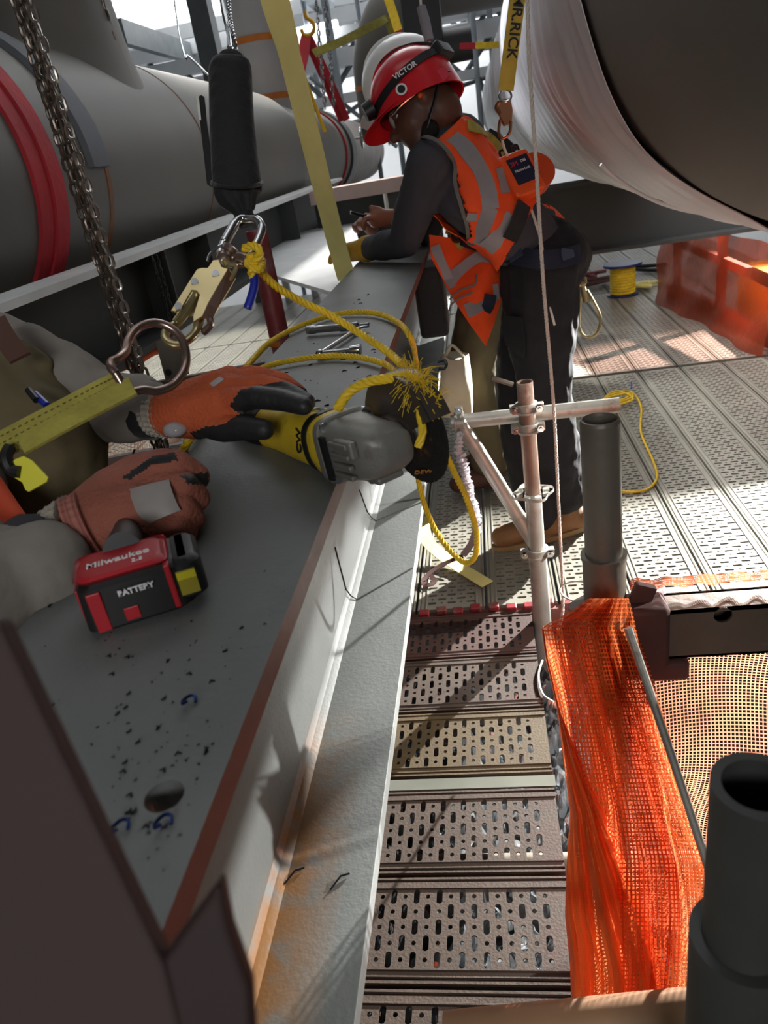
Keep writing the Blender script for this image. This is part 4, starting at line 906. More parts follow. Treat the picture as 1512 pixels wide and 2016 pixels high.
# thin wire rope going left from the pouch
tag(rope_mb(crom([pp(412, 150, 1.0), pp(392, 130, 1.05), pp(370, 110, 1.1), pp(365, 112, 1.1), pp(352, 60, 1.5), pp(340, -20, 1.6)], 8), .002, .014, .003, seg=5).build('wire_rope', chrome), 'thin steel wire rope bent over beside the black pouch', 'wire')
# carabiner
t = thing('carabiner', 'oval steel carabiner hanging from the black pouch', 'carabiner', pp(480, 470, .9))
cp = [pp(486, 430, .915), pp(505, 432, .905), pp(515, 446, .90), pp(513, 462, .895), pp(500, 492, .885), pp(490, 510, .88), pp(470, 520, .88), pp(440, 512, .885), pp(434, 496, .89), pp(445, 470, .90), pp(462, 441, .91), pp(472, 431, .915)]
MB().tube(crom(cp, 8, closed=True), .0052, 12, closed=True).build('bow', chrome, t); MB().tube([cp[9].lerp(cp[8], .3), cp[10]], .0062, 12).build('gate_sleeve', chrome, t)
# snap hook
t = thing('snap_hook', 'large yellow zinc snap hook between the carabiner and the harness ring', 'hook', pp(400, 580, .84))
dd = lambda x, y: .87 - (y - 500) * .00035
pxplate([(387, 530), (396, 527), (409, 527), (419, 512), (431, 511), (436, 525), (449, 529), (410, 597), (399, 622), (380, 634), (380, 622), (393, 580), (386, 572), (377, 571), (356, 607), (345, 613), (336, 611)], dd, .003).build('side_plate', zinc, t, smooth=False, bevel=.0006)
dd2 = lambda x, y: dd(x, y) + .019
pxplate([(387, 530), (450, 526), (464, 546), (424, 614), (399, 626), (345, 615)], dd2, .003).build('side_plate', zinc, t, smooth=False, bevel=.0006)
a = [pp(449, 529, dd(449, 529)), pp(410, 598, dd(410, 598)), pp(398, 624, dd(398, 624))]; b = [pp(464, 546, dd2(464, 546) - .001), pp(428, 608, dd2(428, 608)), pp(416, 632, dd2(416, 632))]
mb = MB(); mb.rings([[a[k], b[k], b[k] + cdir(-.6, -.3, .7) * .003, a[k] + cdir(-.6, -.3, .7) * .003] for k in range(3)]); mb.build('spine_plate', zinc_b, t, smooth=False)
for x, y in ((383, 554), (424, 538), (351, 602)): MB().tube([pp(x, y, dd(x, y) - .003), pp(x, y, dd(x, y) + .003)], .0042, 14).build('rivet', chrome, t)
hk = [pp(398, 615, .855), pp(392, 632, .85), pp(386, 652, .845), pp(372, 668, .835), pp(352, 679, .828), pp(334, 676, .826), pp(325, 664, .83), pp(330, 648, .835), pp(344, 640, .84), pp(362, 622, .845), pp(382, 588, .85), pp(392, 570, .855)]
P_ = crom(hk, 8); MB().tube(P_, [.0062 - .0016 * i / len(P_) for i in range(len(P_))], 12, flat=.8).build('hook_body', zinc, t)
MB().tube([pp(391, 574, .853), pp(345, 634, .84)], .0042, 10).build('gate', zinc, t)
MB().tube(crom([pp(404, 618, .845), pp(412, 625, .842), pp(414, 640, .845), pp(400, 655, .85)], 5), .0042, 8).build('thumb_lever', zinc_b, t)
mb = MB(); a = pp(436, 520, .882); b = pp(462, 480, .882); ax = (b - a)
mb.lathe([(.0, 0), (.010, .002), (.0115, .008), (.010, .012), (.0075, .013), (.0075, .016), (.011, .017), (.011, .023), (.008, .025), (.0, .026)], a, ax, 24); mb.build('swivel', zinc_b, t)
MB().tube(crom([pp(462, 505, .875), pp(474, 503, .872), pp(484, 507, .87), pp(480, 512, .872), pp(466, 511, .875)], 5), .004, 8).build('swivel_eye', zinc_b, t)
MB().tube(crom([pp(446, 524, .87), pp(441, 512, .87), pp(452, 520, .868), pp(464, 523, .868), pp(462, 535, .868), pp(452, 550, .866), pp(446, 552, .866)], 5), .0028, 8).build('spring_clip', zinc, t)
MB().tube(crom([pp(446, 482, .88), pp(430, 486, .875), pp(414, 500, .87), pp(409, 514, .868)], 6), .0018, 6).build('wire_ring', chrome, t)
# harness ring + yellow webbing
t = thing('harness_ring', 'large bronze steel D-ring on yellow webbing in the left foreground', 'ring', pp(295, 705, .78))
rp = [pp(252, 776, .735), pp(262, 772, .74), pp(283, 768, .75), pp(310, 770, .76), pp(340, 758, .775), pp(360, 735, .785), pp(367, 705, .795), pp(360, 672, .80), pp(340, 648, .80), pp(310, 636, .795), pp(282, 640, .785), pp(262, 655, .775), pp(251, 675, .765), pp(247, 692, .755), pp(232, 706, .74), pp(220, 712, .735), pp(219, 724, .73), pp(228, 735, .73)]
MB().tube(crom(rp, 7), .0046, 14).build('ring_bow', zinc_b, t)
MB().tube([pp(228, 735, .73), pp(252, 776, .735)], .0046, 12).build('ring_bar', zinc_b, t)
pp_ = lambda x, y: .735
t = thing('harness_webbing', 'stitched yellow webbing strap holding the bronze D-ring', 'strap', pp(140, 815, .72))
cl = crom([pp(245, 752, .735), pp(200, 773, .732), pp(120, 815, .725), pp(30, 862, .72), pp(-40, 900, .715)], 8); up_ = cdir(.42, .80, -.45)
nrm = cdir(-.15, -.35, -1)
ribbon_mb(cl, nrm, [.030] * len(cl), .004).build('webbing', yel_web, t)
cl2 = crom([pp(262, 760, .728), pp(200, 792, .724), pp(120, 834, .718), pp(42, 877, .712)], 8); ribbon_mb(cl2, nrm, .022, .004).build('webbing_fold', yel_web, t)
rnd = mat('brown_stitching', '#5b4a1c', .8)
for o_ in (-.008, 0, .008):
    mb = MB(); n = 28
    for k in range(n):
        u = k / n * (len(cl) - 2); i = int(u); a = cl[i].lerp(cl[i + 1], u - i); tv = (cl[i + 1] - cl[i]).normalized(); b_ = tv.cross(nrm).normalized(); mb.tube([a + b_ * o_ + nrm * .0026, a + tv * .003 + b_ * o_ + nrm * .0026], .0006, 4)
    mb.build('stitching', rnd, t)['kind'] = 'stuff'
pxplate([(13, 930), (28, 905), (46, 898), (62, 906), (94, 940), (92, 948), (56, 968), (50, 964), (44, 950), (28, 940)], .70, .003).build('yellow_tag', mat('yellow_tag_plastic', '#d8d232', .5), t, smooth=False)
MB().tube(crom([pp(20, 880, .705), pp(12, 900, .70), pp(22, 925, .70), pp(40, 930, .699)], 5), .006, 8).build('tag_loop', black_p, t)

# ================================================================== GRINDER
gx = cdir(-.52, -.20, .83); gz = cdir(.82, -.37, .43); HD = at(722, 884, d=.79)
GM = frame(HD, gz, gx); GM = Matrix((gx, gz.cross(gx).normalized(), gz)).transposed().to_4x4(); GM.translation = HD   # x back along body, z towards wheel
t = thing('angle_grinder', 'worn yellow and grey angle grinder with black disc on the beam under orange glove', 'grinder', HD)
R3 = lambda pts: [GM @ V(p) for p in pts]
def sect(x, ry, rz, cz=0, e=2.6, n=36):
    out = []
    for k in range(n):
        a = 2 * PI * k / n; c, s_ = math.cos(a), math.sin(a)
        out.append(GM @ V((x, math.copysign(abs(c) ** (2 / e), c) * ry, cz + math.copysign(abs(s_) ** (2 / e), s_) * rz)))
    return out
mb = MB(); mb.rings([sect(x, a, b) for x, a, b in ((.045, .030, .030), (.05, .037, .037), (.065, .038, .038), (.075, .035, .035), (.10, .034, .034), (.13, .033, .033), (.16, .032, .032), (.19, .030, .030), (.22, .029, .029), (.25, .030, .030))]); mb.build('motor_body', tool_y, t)
mb = MB(); mb.rings([sect(x, a, b) for x, a, b in ((.25, .031, .031), (.27, .033, .034), (.30, .034, .036), (.33, .034, .036), (.35, .030, .032), (.355, .02, .02))]); mb.build('rear_handle', black_p, t)
mb = MB(); mb.rings([sect(x, a, b) for x, a, b in ((.076, .0365, .0365), (.082, .0368, .0368), (.088, .0365, .0365))]); mb.build('body_band', black_p, t)
mb = MB(); mb.rings([sect(x, a, b, c_, 3.6) for x, a, b, c_ in ((-.044, .012, .014, .012), (-.040, .020, .024, .010), (-.030, .027, .029, .006), (-.012, .030, .031, .002), (.012, .033, .033, 0), (.030, .035, .035, 0), (.036, .036, .036, 0))]); mb.build('gear_housing', tool_g, t, ang=28)
# flange plate where the head bolts to the motor, crest and side cheeks
mb = MB(); mb.rings([[GM @ V((x, a_, b_)) for a_, b_ in [(math.copysign(abs(math.cos(q)) ** .45, math.cos(q)) * r_, math.copysign(abs(math.sin(q)) ** .45, math.sin(q)) * r_) for q in [2 * PI * k / 48 for k in range(48)]]] for x, r_ in ((.034, .0375), (.036, .039), (.046, .039), (.048, .0375))]); mb.build('head_flange', tool_g, t, ang=25)
MB().box((-.004, 0, .032), (.058, .030, .010), GM).build('gear_cheek', tool_g, t, smooth=False, bevel=.003)
MB().box((-.006, -.031, .006), (.046, .008, .034), GM).build('gear_cheek', tool_g, t, smooth=False, bevel=.003)
MB().box((-.010, .012, -.030), (.040, .020, .010), GM).build('gear_cheek', tool_g, t, smooth=False, bevel=.003)
mb = MB()
for k in range(4): mb.box((-.004 + .0 * k, -.018 + k * .0115, -.0345), (.040, .0055, .006), GM)
mb.build('housing_ribs', tool_g, t, smooth=False, bevel=.0015)
MB().box((.026, -.002, -.0375), (.010, .050, .004), GM).build('vent_slot', black_p, t, smooth=False)
for x, y, z in ((.040, .030, -.028), (.040, -.030, -.028), (.038, .032, .026), (.038, -.032, .026)): MB().tube([GM @ V((x + .004, y, z)), GM @ V((x - .009, y, z))], .0058, 12).build('housing_screw', chrome, t)
MB().tube([GM @ V((.005, -.036, .004)), GM @ V((.005, -.041, .004))], .0075, 16).build('handle_socket', tool_g, t)
mb = MB(); mb.lathe([(.0, .030), (.026, .030), (.028, .036), (.026, .046), (.012, .047), (.012, .066), (.0, .067)], HD, gz, 32); mb.build('spindle_collar', guard_m, t)
# guard: half disc + rim on the upper side
gu = cdir(-.1, -1, .15); gu = (gu - gz * gu.dot(gz)).normalized(); gv = gz.cross(gu).normalized()
GG = Matrix((gu, gv, gz)).transposed().to_4x4(); GG.translation = HD
a0, a1 = -PI * .60, PI * .52; N_ = 40; mb = MB(); rg = .070
arc = [(rg * math.cos(a0 + (a1 - a0) * k / N_), rg * math.sin(a0 + (a1 - a0) * k / N_)) for k in range(N_ + 1)]; inn = [(.022 * math.cos(a1 + (a0 - a1) * k / 16), .022 * math.sin(a1 + (a0 - a1) * k / 16)) for k in range(17)]
mb.prism(arc + inn, .0018, GG @ Matrix.Translation((0, 0, .044)))
rs = []
for k in range(N_ + 1):
    a = a0 + (a1 - a0) * k / N_; c, s_ = math.cos(a), math.sin(a); rs.append([GG @ V((c * r_, s_ * r_, z)) for r_, z in ((rg, .044), (rg - .0018, .0455), (rg - .0018, .072), (rg, .072))])
mb.rings(rs); mb.build('wheel_guard', guard_m, t)
wz = .062; wh = MB(); n = 120; ring = lambda r_, z, j=0: [GG @ V((math.cos(a) * (r_ + (j * (.0008 if k % 3 == 0 else 0))), math.sin(a) * (r_ + (j * (.0008 if k % 3 == 0 else 0))), z)) for k, a in [(k, 2 * PI * k / n) for k in range(n)]]
wh.rings([ring(.0105, wz), ring(.0625, wz, 1), ring(.0625, wz + .0022, 1), ring(.0105, wz + .0022)], closed=True, caps=False); o = wh.build('cutting_disc', disc_m, t)
lb = MB(); lb.rings([ring(.020, wz - .0004), ring(.038, wz - .0004), ring(.038, wz), ring(.020, wz)], closed=True, caps=False); lb.build('disc_label', mat('dark_disc_label', '#2a2522', .6, spot2='#8a5a1a', spot_scale=60), o)
lw = MB(); lw.lathe([(0, wz - .006), (.017, wz - .006), (.019, wz - .001), (.0, wz)], HD, gz, 24); lw.build('lock_flange', mat('dull_grey_flange', '#8b8a84', .45, .5), t)
# lettering on disc, lower side
TM = Matrix((-gv, -gu, -gz)).transposed().to_4x4()
dn = -gu; 
def flat_text(s_, size, pos, xdir, ndir, m_, par, xs=1, name='lettering', bold=0):
    x = V(xdir).normalized(); n = V(ndir); n = (n - x * n.dot(x)).normalized(); y = n.cross(x); M = Matrix((x, y, n)).transposed().to_4x4(); M.translation = pos; return text(name, s_, size, M, m_, par, bold=bold, xs=xs)
xd = cdir(1, -.1, .3); flat_text('DEWALT', .0095, HD + gz * (wz - .0008) + (-gu) * .050, xd, -gz, mat('amber_print', '#b5762a', .6), o)
# lettering on body: upside-down brand on top side, initials on the side facing camera
def body_pt(x, adir): d_ = V(adir); d_ = (d_ - gx * d_.dot(gx)).normalized(); return HD + gx * x + d_ * .0350, d_
p_, n_ = body_pt(.092, cdir(0, -1, -.45)); lbm = MB(); lx = gx; ly = n_.cross(lx).normalized(); Mq = Matrix((lx, ly, n_)).transposed().to_4x4(); Mq.translation = p_ - n_ * .001
lbm.box((0, 0, 0), (.046, .014, .0008), Mq); lb_o = lbm.build('brand_label', mat('pale_yellow_label', '#cfb53a', .5), t, smooth=False)
flat_text('DEWALT', .0125, p_ - n_ * .0004, gx, n_, black_p, lb_o, bold=.0004)
p_, n_ = body_pt(.098, cdir(-.2, .25, -1)); flat_text('CW', .017, p_ + n_ * .0006, -gx.cross(n_) * -1 if False else gx.cross(n_), n_, black_p, t, bold=.0003)
p_, n_ = body_pt(.085, cdir(0, .8, -.7)); flat_text('2006', .010, p_ + n_ * .001, gx.cross(n_), n_, black_p, t)
MB().box((.02, 0, 0), (.035, .016, .006), GM @ Matrix.Translation((.055, -.036, .0))).build('slide_switch', black_p, t, smooth=False, bevel=.002)
# flat grey bracket with eye at the guard
pxplate([(808, 735), (866, 706), (880, 712), (862, 736), (864, 800), (850, 812), (826, 770)], .835, .003).build('guard_bracket', mat('slate_bracket', '#4d4f52', .4, .4), t, smooth=False, bevel=.0005)
MB().tube(crom([pp(862, 712, .832), pp(874, 709, .83), pp(879, 717, .83), pp(874, 726, .83), pp(864, 726, .832)], 5), .0018, 8).build('eye_loop', black_p, t)

# ================================================================== THINGS ON THE BEAM
bz = 1.0755
t = thing('ratchet_bar', 'chromed ratchet extension bar lying on the beam under the yellow rope', 'tool', at(650, 645, z=bz)); a, b = at(603, 650, z=bz + .012), at(700, 642, z=bz + .012); dv = (b - a).normalized()
MB().lathe([(0, 0), (.009, .002), (.0095, .02), (.008, .024), (.008, .08), (.0095, .084), (.0095, .10), (.0085, .103), (.0085, .112), (.0095, .114), (.0095, .125), (.005, .13), (0, .131)], a, dv, 20).build('handle', chrome, t)
MB().tube([a + dv * .128, b + dv * .03], .0055, 12).build('shaft', chrome, t)
t = thing('flex_wrench', 'chromed folded wrench in a V shape on the beam', 'tool', at(665, 670, z=bz)); a, b, c = at(630, 696, z=bz + .009), at(708, 645, z=bz + .009), at(690, 690, z=bz + .009)
MB().tube([a, b], .0048, 12).build('handle', chrome, t); MB().tube([a, c], .0052, 12).build('arm', chrome, t); MB().lathe([(0, 0), (.009, 0), (.0095, .018), (.0085, .02), (0, .02)], c, (c - a), 16).build('socket', chrome, t); MB().ell(a, (.0085,) * 3).build('pivot', chrome, t)
random.seed(21)
dbm = mat('dark_steel_chips', '#22232a', .35, .6, .3, 30); mb = MB()
for k in range(240):
    px, py = random.choice([(random.gauss(310, 110), random.gauss(1350, 90)), (random.gauss(330, 50), random.gauss(1560, 70)), (random.uniform(60, 560), random.uniform(1120, 1750)), (random.uniform(560, 740), random.uniform(560, 800))])
    p = at(px, py, z=bz)
    if not (WX0 + .01 < p.x < WX1 - .01) or p.y < .12 or (V((p.x, p.y)) - V((-.22, .30))).length < .018: continue
    r_ = random.choice((.0003, .0004, .0006, .0011)) * (.9 if p.y < 1 else 1.8); a = random.uniform(0, PI)
    mb.tube([p, p + V((math.cos(a), math.sin(a), .15)) * r_ * 3, p + V((math.cos(a + .8), math.sin(a + .8), 0)) * r_ * 4.5], [r_ * .9, r_ * 1.1, r_ * .4], 5, flat=.6)
tag(mb.build('steel_shavings', dbm), 'dark steel shavings and chips scattered over the beam top', 'shavings', kind='stuff')
for (x, y, w_) in ((240, 1635, 'left of the beam hole'), (325, 1625, 'just below the beam hole'), (375, 1385, 'above the beam hole near the brown edge')):
    p = at(x, y, z=bz + .001); mb = MB(); mb.tube(crom([p + V((.004 * math.cos(k), .006 * math.sin(k * 1.1), .001 + .001 * k)) for k in range(6)], 4), .0012, 6)
    tag(mb.build('blue_chip', mat('blued_steel_curl', '#2b3f7a', .25, .8)), 'small curled blue steel chip on the beam ' + w_, 'chip')
for (x, y, w_) in ((560, 1740, 'brown stain'), (650, 1752, 'lower flange edge')):
    p = at(x, y, z=.668); tag(MB().tube([p, p + V((.010, .016, .002)), p + V((.02, .02, .001))], .0012, 6).build('dark_splinter', dbm), 'dark splinter on the lower flange near the ' + w_, 'chip')
# battery tool held by the fist
bx = V((1, .48, 0)).normalized(); by = V((-.48, 1, 0)).normalized(); bc = at(262, 1142, d=.645); bc.z = bz + .0262
BM = Matrix((bx, by, V((0, 0, 1)))).transposed().to_4x4(); BM.translation = bc; BM = BM @ Matrix.Scale(.9, 4)
t = thing('battery_tool', 'red and black cordless tool battery standing on the beam below the rust coloured glove', 'tool', V((bc.x, bc.y, bz)))
def rbox(mb, M, hx, hy, z0, z1, rad=.012, tap=.0):
    rs = []
    for z, ins in ((z0, .004), (z0 + .004, 0), (z1 - .006, tap), (z1 - .001, tap + .004), (z1, tap + .008)):
        r_ = []
        for sx, sy, a in ((1, 1, 0), (-1, 1, PI / 2), (-1, -1, PI), (1, -1, 3 * PI / 2)):
            for k in range(6): b_ = a + PI / 2 * k / 5; r_.append(M @ V((sx * (hx - ins - rad) + rad * math.cos(b_), sy * (hy - ins - rad) + rad * math.sin(b_), z)))
        rs.append(r_)
    return mb.rings(rs)
rbox(MB(), BM, .050, .036, -.029, .0225, tap=.002).build('battery_case', mat('black_battery_case', '#1f1d1c', .5, 0, .15, 20), t)
rbox(MB(), BM @ Matrix.Translation((-.004, 0, 0)), .045, .0325, .021, .028, tap=.003).build('top_shell', tool_r, t)
MB().box((-.034, -.0355, -.006), (.013, .003, .042), BM).build('side_stripe', tool_r, t, smooth=False, bevel=.001)
MB().box((-.0495, -.004, -.006), (.003, .03, .04), BM).build('side_stripe', tool_r, t, smooth=False, bevel=.001)
MB().box((-.006, -.0362, -.016), (.014, .002, .014), BM).build('release_button', tool_r, t, smooth=False, bevel=.001)
MB().box((.036, -.0005, -.001), (.006, .0745, .048), BM).build('red_collar', tool_r, t, smooth=False, bevel=.0015)
rbox(MB(), BM @ Matrix.Translation((.052, 0, 0)), .016, .034, -.022, .022).build('terminal_block', black_p, t)
MB().box((.051, -.0345, -.002), (.018, .002, .026), BM).build('rating_label', mat('yellow_rating_label', '#a89a2c', .5), t, smooth=False)
MB().box((.051, -.0350, .006), (.018, .002, .008), BM).build('rating_label', mat('yellow_print', '#d8cc24', .5), t, smooth=False)
def bt(s_, size, x, y, z, bold=0):
    M = BM @ Matrix.Translation((x, y, z)); return text('lettering', s_, size, M, white_m, t, bold=bold)
bt('Milwaukee', .0140, -.006, -.004, .0283, .0002); bt('2.5', .009, .012, -.018, .0283)
M = BM @ Matrix.Translation((.004, -.0380, .008)) @ Matrix.Rotation(PI / 2, 4, 'X'); text('lettering', 'BATTERY', .0080, M, white_m, t, bold=.0003)
hd = MB(); hp1 = BM @ V((-.002, .018, .020)); hp2 = at(258, 1030, d=.80); hd.tube([hp1, hp1.lerp(hp2, .5), hp2], [.018, .015, .016], 20, flat=1.2); hd.build('tool_handle', black_p, t)

# ================================================================== PEOPLE
def proj(p):
    c = RW.transposed() @ (V(p) - EYE); return 756 + F * c.x / c.z, 1008 + F * c.y / c.z
def inpoly(x, y, poly):
    r = False; n = len(poly)
    for i in range(n):
        (x0, y0), (x1, y1) = poly[i], poly[i - 1]
        if (y0 > y) != (y1 > y) and x < (x1 - x0) * (y - y0) / (y1 - y0) + x0: r = not r
    return r
def chaincap(mb, pts, rs):
    for a, b, r0, r1 in zip(pts, pts[1:], rs, rs[1:]): mb.capsule(a, b, r0, r1, 14, 4)
def frame_fu(o, Fd, Ud):
    Fd = Fd.normalized(); Ud = (Ud - Fd * Ud.dot(Fd)).normalized(); S = Fd.cross(Ud); M = Matrix((Fd, S, Ud)).transposed().to_4x4(); M.translation = o; return M
def helmet(par, M, mt, cut=-.07, peak=True, sc=1.0):
    mb = MB(); rs = []; n = 48; K = 16
    def P(a, u, o_=0):
        k = math.sqrt(max(0, 1 - (u / .125) ** 2)) if u > 0 else 1.0 + .02 * (-u / .07)
        fx = math.cos(a) * (.146 + o_) * k; sy = math.sin(a) * (.116 + o_) * k; uu = u
        if u < 0: uu = u * (.62 + .38 * (1 - abs(math.cos(a)) ** 2 * .2) + (.25 * max(0, -math.cos(a))) - .45 * max(0, math.cos(a)) ** 2)
        return M @ (V((fx, sy, uu)) * sc)
    us = [cut + (-cut) * k / 5 for k in range(6)] + [.125 * math.sin(PI / 2 * k / 12) for k in range(1, 13)]
    rings = [[P(2 * PI * k / n, u) for k in range(n)] for u in us]; inner = [[P(2 * PI * k / n, u * .98, -.006) for k in range(n)] for u in us]
    mb.rings(inner[::-1] + rings, caps=False); 
    for q in (-.03, 0, .03):                                # crown ridges
        mb.tube([M @ (V((.125 * math.cos(a), q, .010 + .118 * math.sin(a))) * sc) for a in [.35 + (2.4) * k / 16 for k in range(17)]], [.001 + .006 * math.sin(PI * k / 16) for k in range(17)], 8)
    mb.build('helmet_shell', mt, par)
    if peak:
        pk_ = MB(); rs = []
        for k in range(17):
            a = -1.05 + 2.1 * k / 16; r0 = P(a, cut * .75); q = math.cos(a / 1.05 * PI / 2); d_ = (M.to_3x3() @ V((math.cos(a), math.sin(a) * .6, -.42))).normalized()
            r1 = r0 + d_ * (.058 * q + .006) * sc; up = (M.to_3x3() @ V((.4, 0, 1))).normalized() * .003; rs.append([r0 + up, r1 + up * .3, r1 - up * .3, r0 - up])
        pk_.rings(rs); pk_.build('helmet_peak', mt, par)

# ---------------------------------------------------------------- worker in the orange vest
W_ = thing('person', 'person in red helmet, orange vest and dark trousers leaning over the beam, looking down', 'person', (.12, 2.52, 0))
hipN, hipF = at(1062, 520, y=2.45), at(1072, 505, y=2.67); waist = at(1018, 452, y=2.53); chest = at(925, 372, y=2.50); upper = at(886, 300, y=2.50); neckb = at(872, 250, y=2.49)
shN, shF = at(848, 322, y=2.33), at(862, 296, y=2.68); elN = at(795, 476, y=2.50); wrN = at(708, 489, y=2.70)
elF = at(800, 420, y=2.86); wrF = at(750, 470, y=2.86); wrF.z = max(wrF.z, 1.12)
elN.z = max(elN.z, 1.127); wrN.z = 1.118
kneN, ankN = at(1070, 765, y=2.43), at(1112, 975, y=2.53); kneF, ankF = at(1022, 770, y=2.60), at(1056, 1010, y=2.50)
Fc, Uc = cdir(-.86, .50, .12), cdir(-.50, -.86, .02)
hc = at(812, 180, y=2.42); HM = frame_fu(hc, Fc, Uc) @ Matrix.Scale(.88, 4); hp_ = lambda f, s_, u: HM @ V((f, s_, u))
def torso(mb, k, dyw=1.0):
    for dy in (-.095, -.03, .03, .095):
        o_ = V((0, dy * dyw, 0)); chaincap(mb, [(hipN + hipF) / 2 + o_, waist + o_, chest + o_, upper + o_ * .9], [.118 * k, .112 * k, .120 * k, .098 * k])
    chaincap(mb, [shN, upper.lerp(shN, .3), upper.lerp(shF, .3), shF], [.068 * k, .085 * k, .085 * k, .068 * k])
def arms(mb, k):
    chaincap(mb, [shN, shN.lerp(elN, .5), elN], [.070 * k, .062 * k, .052 * k]); chaincap(mb, [elN, elN.lerp(wrN, .4), wrN], [.052 * k, .048 * k, .036 * k])
    chaincap(mb, [shF, elF], [.068 * k, .052 * k]); chaincap(mb, [elF, wrF], [.050 * k, .034 * k])
mb = MB(); torso(mb, .86); arms(mb, .82)
chaincap(mb, [hipN, kneN, ankN], [.09, .06, .045]); chaincap(mb, [hipF, kneF, ankF], [.09, .06, .045])
for a_, d_ in ((ankN, V((-.12, -.03, 0))), (ankF, V((-.10, -.03, 0)))): chaincap(mb, [a_, V((a_.x, a_.y, .06)), V((a_.x, a_.y, .05)) + d_], [.045, .04, .032])
chaincap(mb, [neckb, hp_(-.045, 0, -.10), hp_(-.02, 0, -.04)], [.066, .064, .07])
mb.ell(hc, (.104, .078, .100), R=HM.to_3x3()); mb.capsule(hp_(.0, 0, -.05), hp_(.045, 0, -.09), .072, .06); chaincap(mb, [hp_(.02, 0, -.10), hp_(.065, 0, -.158)], [.058, .034])
mb.capsule(hp_(.100, 0, -.055), hp_(.128, 0, -.098), .010, .015); mb.capsule(hp_(.108, -.012, -.104), hp_(.108, .012, -.104), .012, .012)     # nose
mb.capsule(hp_(.095, -.03, -.040), hp_(.095, .03, -.040), .016, .016)                                                                      # brow
mb.capsule(hp_(.098, -.016, -.128), hp_(.098, .016, -.128), .009, .009); mb.capsule(hp_(.092, -.014, -.140), hp_(.092, .014, -.140), .009, .009)   # lips
for s_ in (-1, 1): mb.ell(hp_(-.008, s_ * .080, -.062), (.020, .010, .030), R=HM.to_3x3())
skin_body, skin_bvh = blob('body', mb, .0075, 2, skin_d, W_)
for s_ in (-1, 1): MB().ell(hp_(.082, s_ * .031, -.062), (.013,) * 3).build('eye', eye_m, W_); MB().ell(hp_(.0925, s_ * .031, -.066), (.005,) * 3).build('pupil', eye_d, W_)
near = -1 if (hp_(0, -1, 0) - EYE).length < (hp_(0, 1, 0) - EYE).length else 1
ep = hp_(.004, near * .090, -.068); MB().ell(ep, (.008, .008, .008)).build('ear_plug', orange_p, W_)
mb = MB(); 
for k in range(2): mb.ell(hp_(.112, (k * 2 - 1) * .033, -.066), (.006, .028, .018), R=HM.to_3x3())
mb.build('glasses_lens', lens_m, W_)
MB().tube(crom([hp_(.108, near * .058, -.058), hp_(.06, near * .080, -.055), hp_(-.005, near * .084, -.052)], 6), .003, 6).build('glasses_temple', chrome, W_)
mb = MB(); mb.ell(hp_(-.015, 0, -.028), (.101, .0825, .078), R=HM.to_3x3()); mb.build('hair', mat('black_short_hair', '#15110f', .9, bump=.5, bscale=300), W_)
helmet(W_, HM, red_sh)
# head lamp: strap, battery box, lamp; ratchet, chin strap
hb = []
for k in range(49):
    a = 2 * PI * k / 48; u = .012 + .022 * -math.cos(a); hb.append(hp_(math.cos(a) * .1485, math.sin(a) * .1185, u))
nn_ = [(p - hp_(0, 0, .01)).normalized() for p in hb]
ribbon_mb(hb, nn_, .022, .003).build('lamp_strap', black_p, W_)
top = [hp_(math.cos(a) * .150, near * .03, .128 * math.sin(a) * .97 + .004) for a in [1.2 + 1.75 * k / 16 for k in range(17)]]; ribbon_mb(top, [(p - hc).normalized() for p in top], .02, .003).build('crown_strap', black_p, W_)
bp = hp_(-.135, near * .045, .035); BX = frame_fu(bp, HM.to_3x3() @ V((.55, near * .8, 0)), HM.to_3x3() @ V((.1, 0, 1))); rbox(MB(), BX, .034, .016, -.021, .021, .006).build('lamp_battery', mat('black_lamp_case', '#2b2c2f', .5), W_)
lp = hp_(.140, near * .03, .01); MB().tube([lp, lp + Fc * .028], [.028, .024], 20).build('head_lamp', black_p, W_); MB().tube([lp + Fc * .026, lp + Fc * .031], .021, 20).build('lamp_glass', lens_m, W_)
sd_ = HM.to_3x3() @ V((0, near, 0)); q0 = hp_(.035, near * .1195, .004)
flat_text('VICTOR', .020, hp_(.012, near * .1235, .008), -Fc, sd_, white_m, W_, name='strap_lettering', bold=.0005)
rk = hp_(-.085, near * .088, -.055); MB().tube([rk, rk + sd_ * .012], .017, 20).build('ratchet_knob', mat('pink_red_knob', '#c4344a', .4), W_)
MB().tube(crom([hp_(.02, near * .092, -.052), hp_(-.05, near * .098, -.052), hp_(-.11, near * .07, -.045), hp_(-.13, 0, -.04)], 6), .008, 8, flat=.5).build('helmet_suspension', black_p, W_)
MB().tube([hp_(.05, near * .1215, -.035), hp_(.05, near * .1235, -.035)], .016, 20).build('helmet_sticker', white_m, W_)
MB().tube([hp_(.05, near * .1218, -.035), hp_(.05, near * .1240, -.035)], .011, 20).build('helmet_sticker', black_p, W_)
MB().tube(crom([hp_(-.075, near * .085, -.05), hp_(-.03, near * .08, -.10), hp_(.03, near * .055, -.150), hp_(.06, near * .02, -.180)], 8), .006, 8, flat=.45).build('chin_strap', black_p, W_)
mb = MB(); chaincap(mb, [hp_(.02, near * .03, -.15), hp_(.07, 0, -.185)], [.028, .022]); mb.build('beard', mat('black_short_hair', '#15110f'), W_)
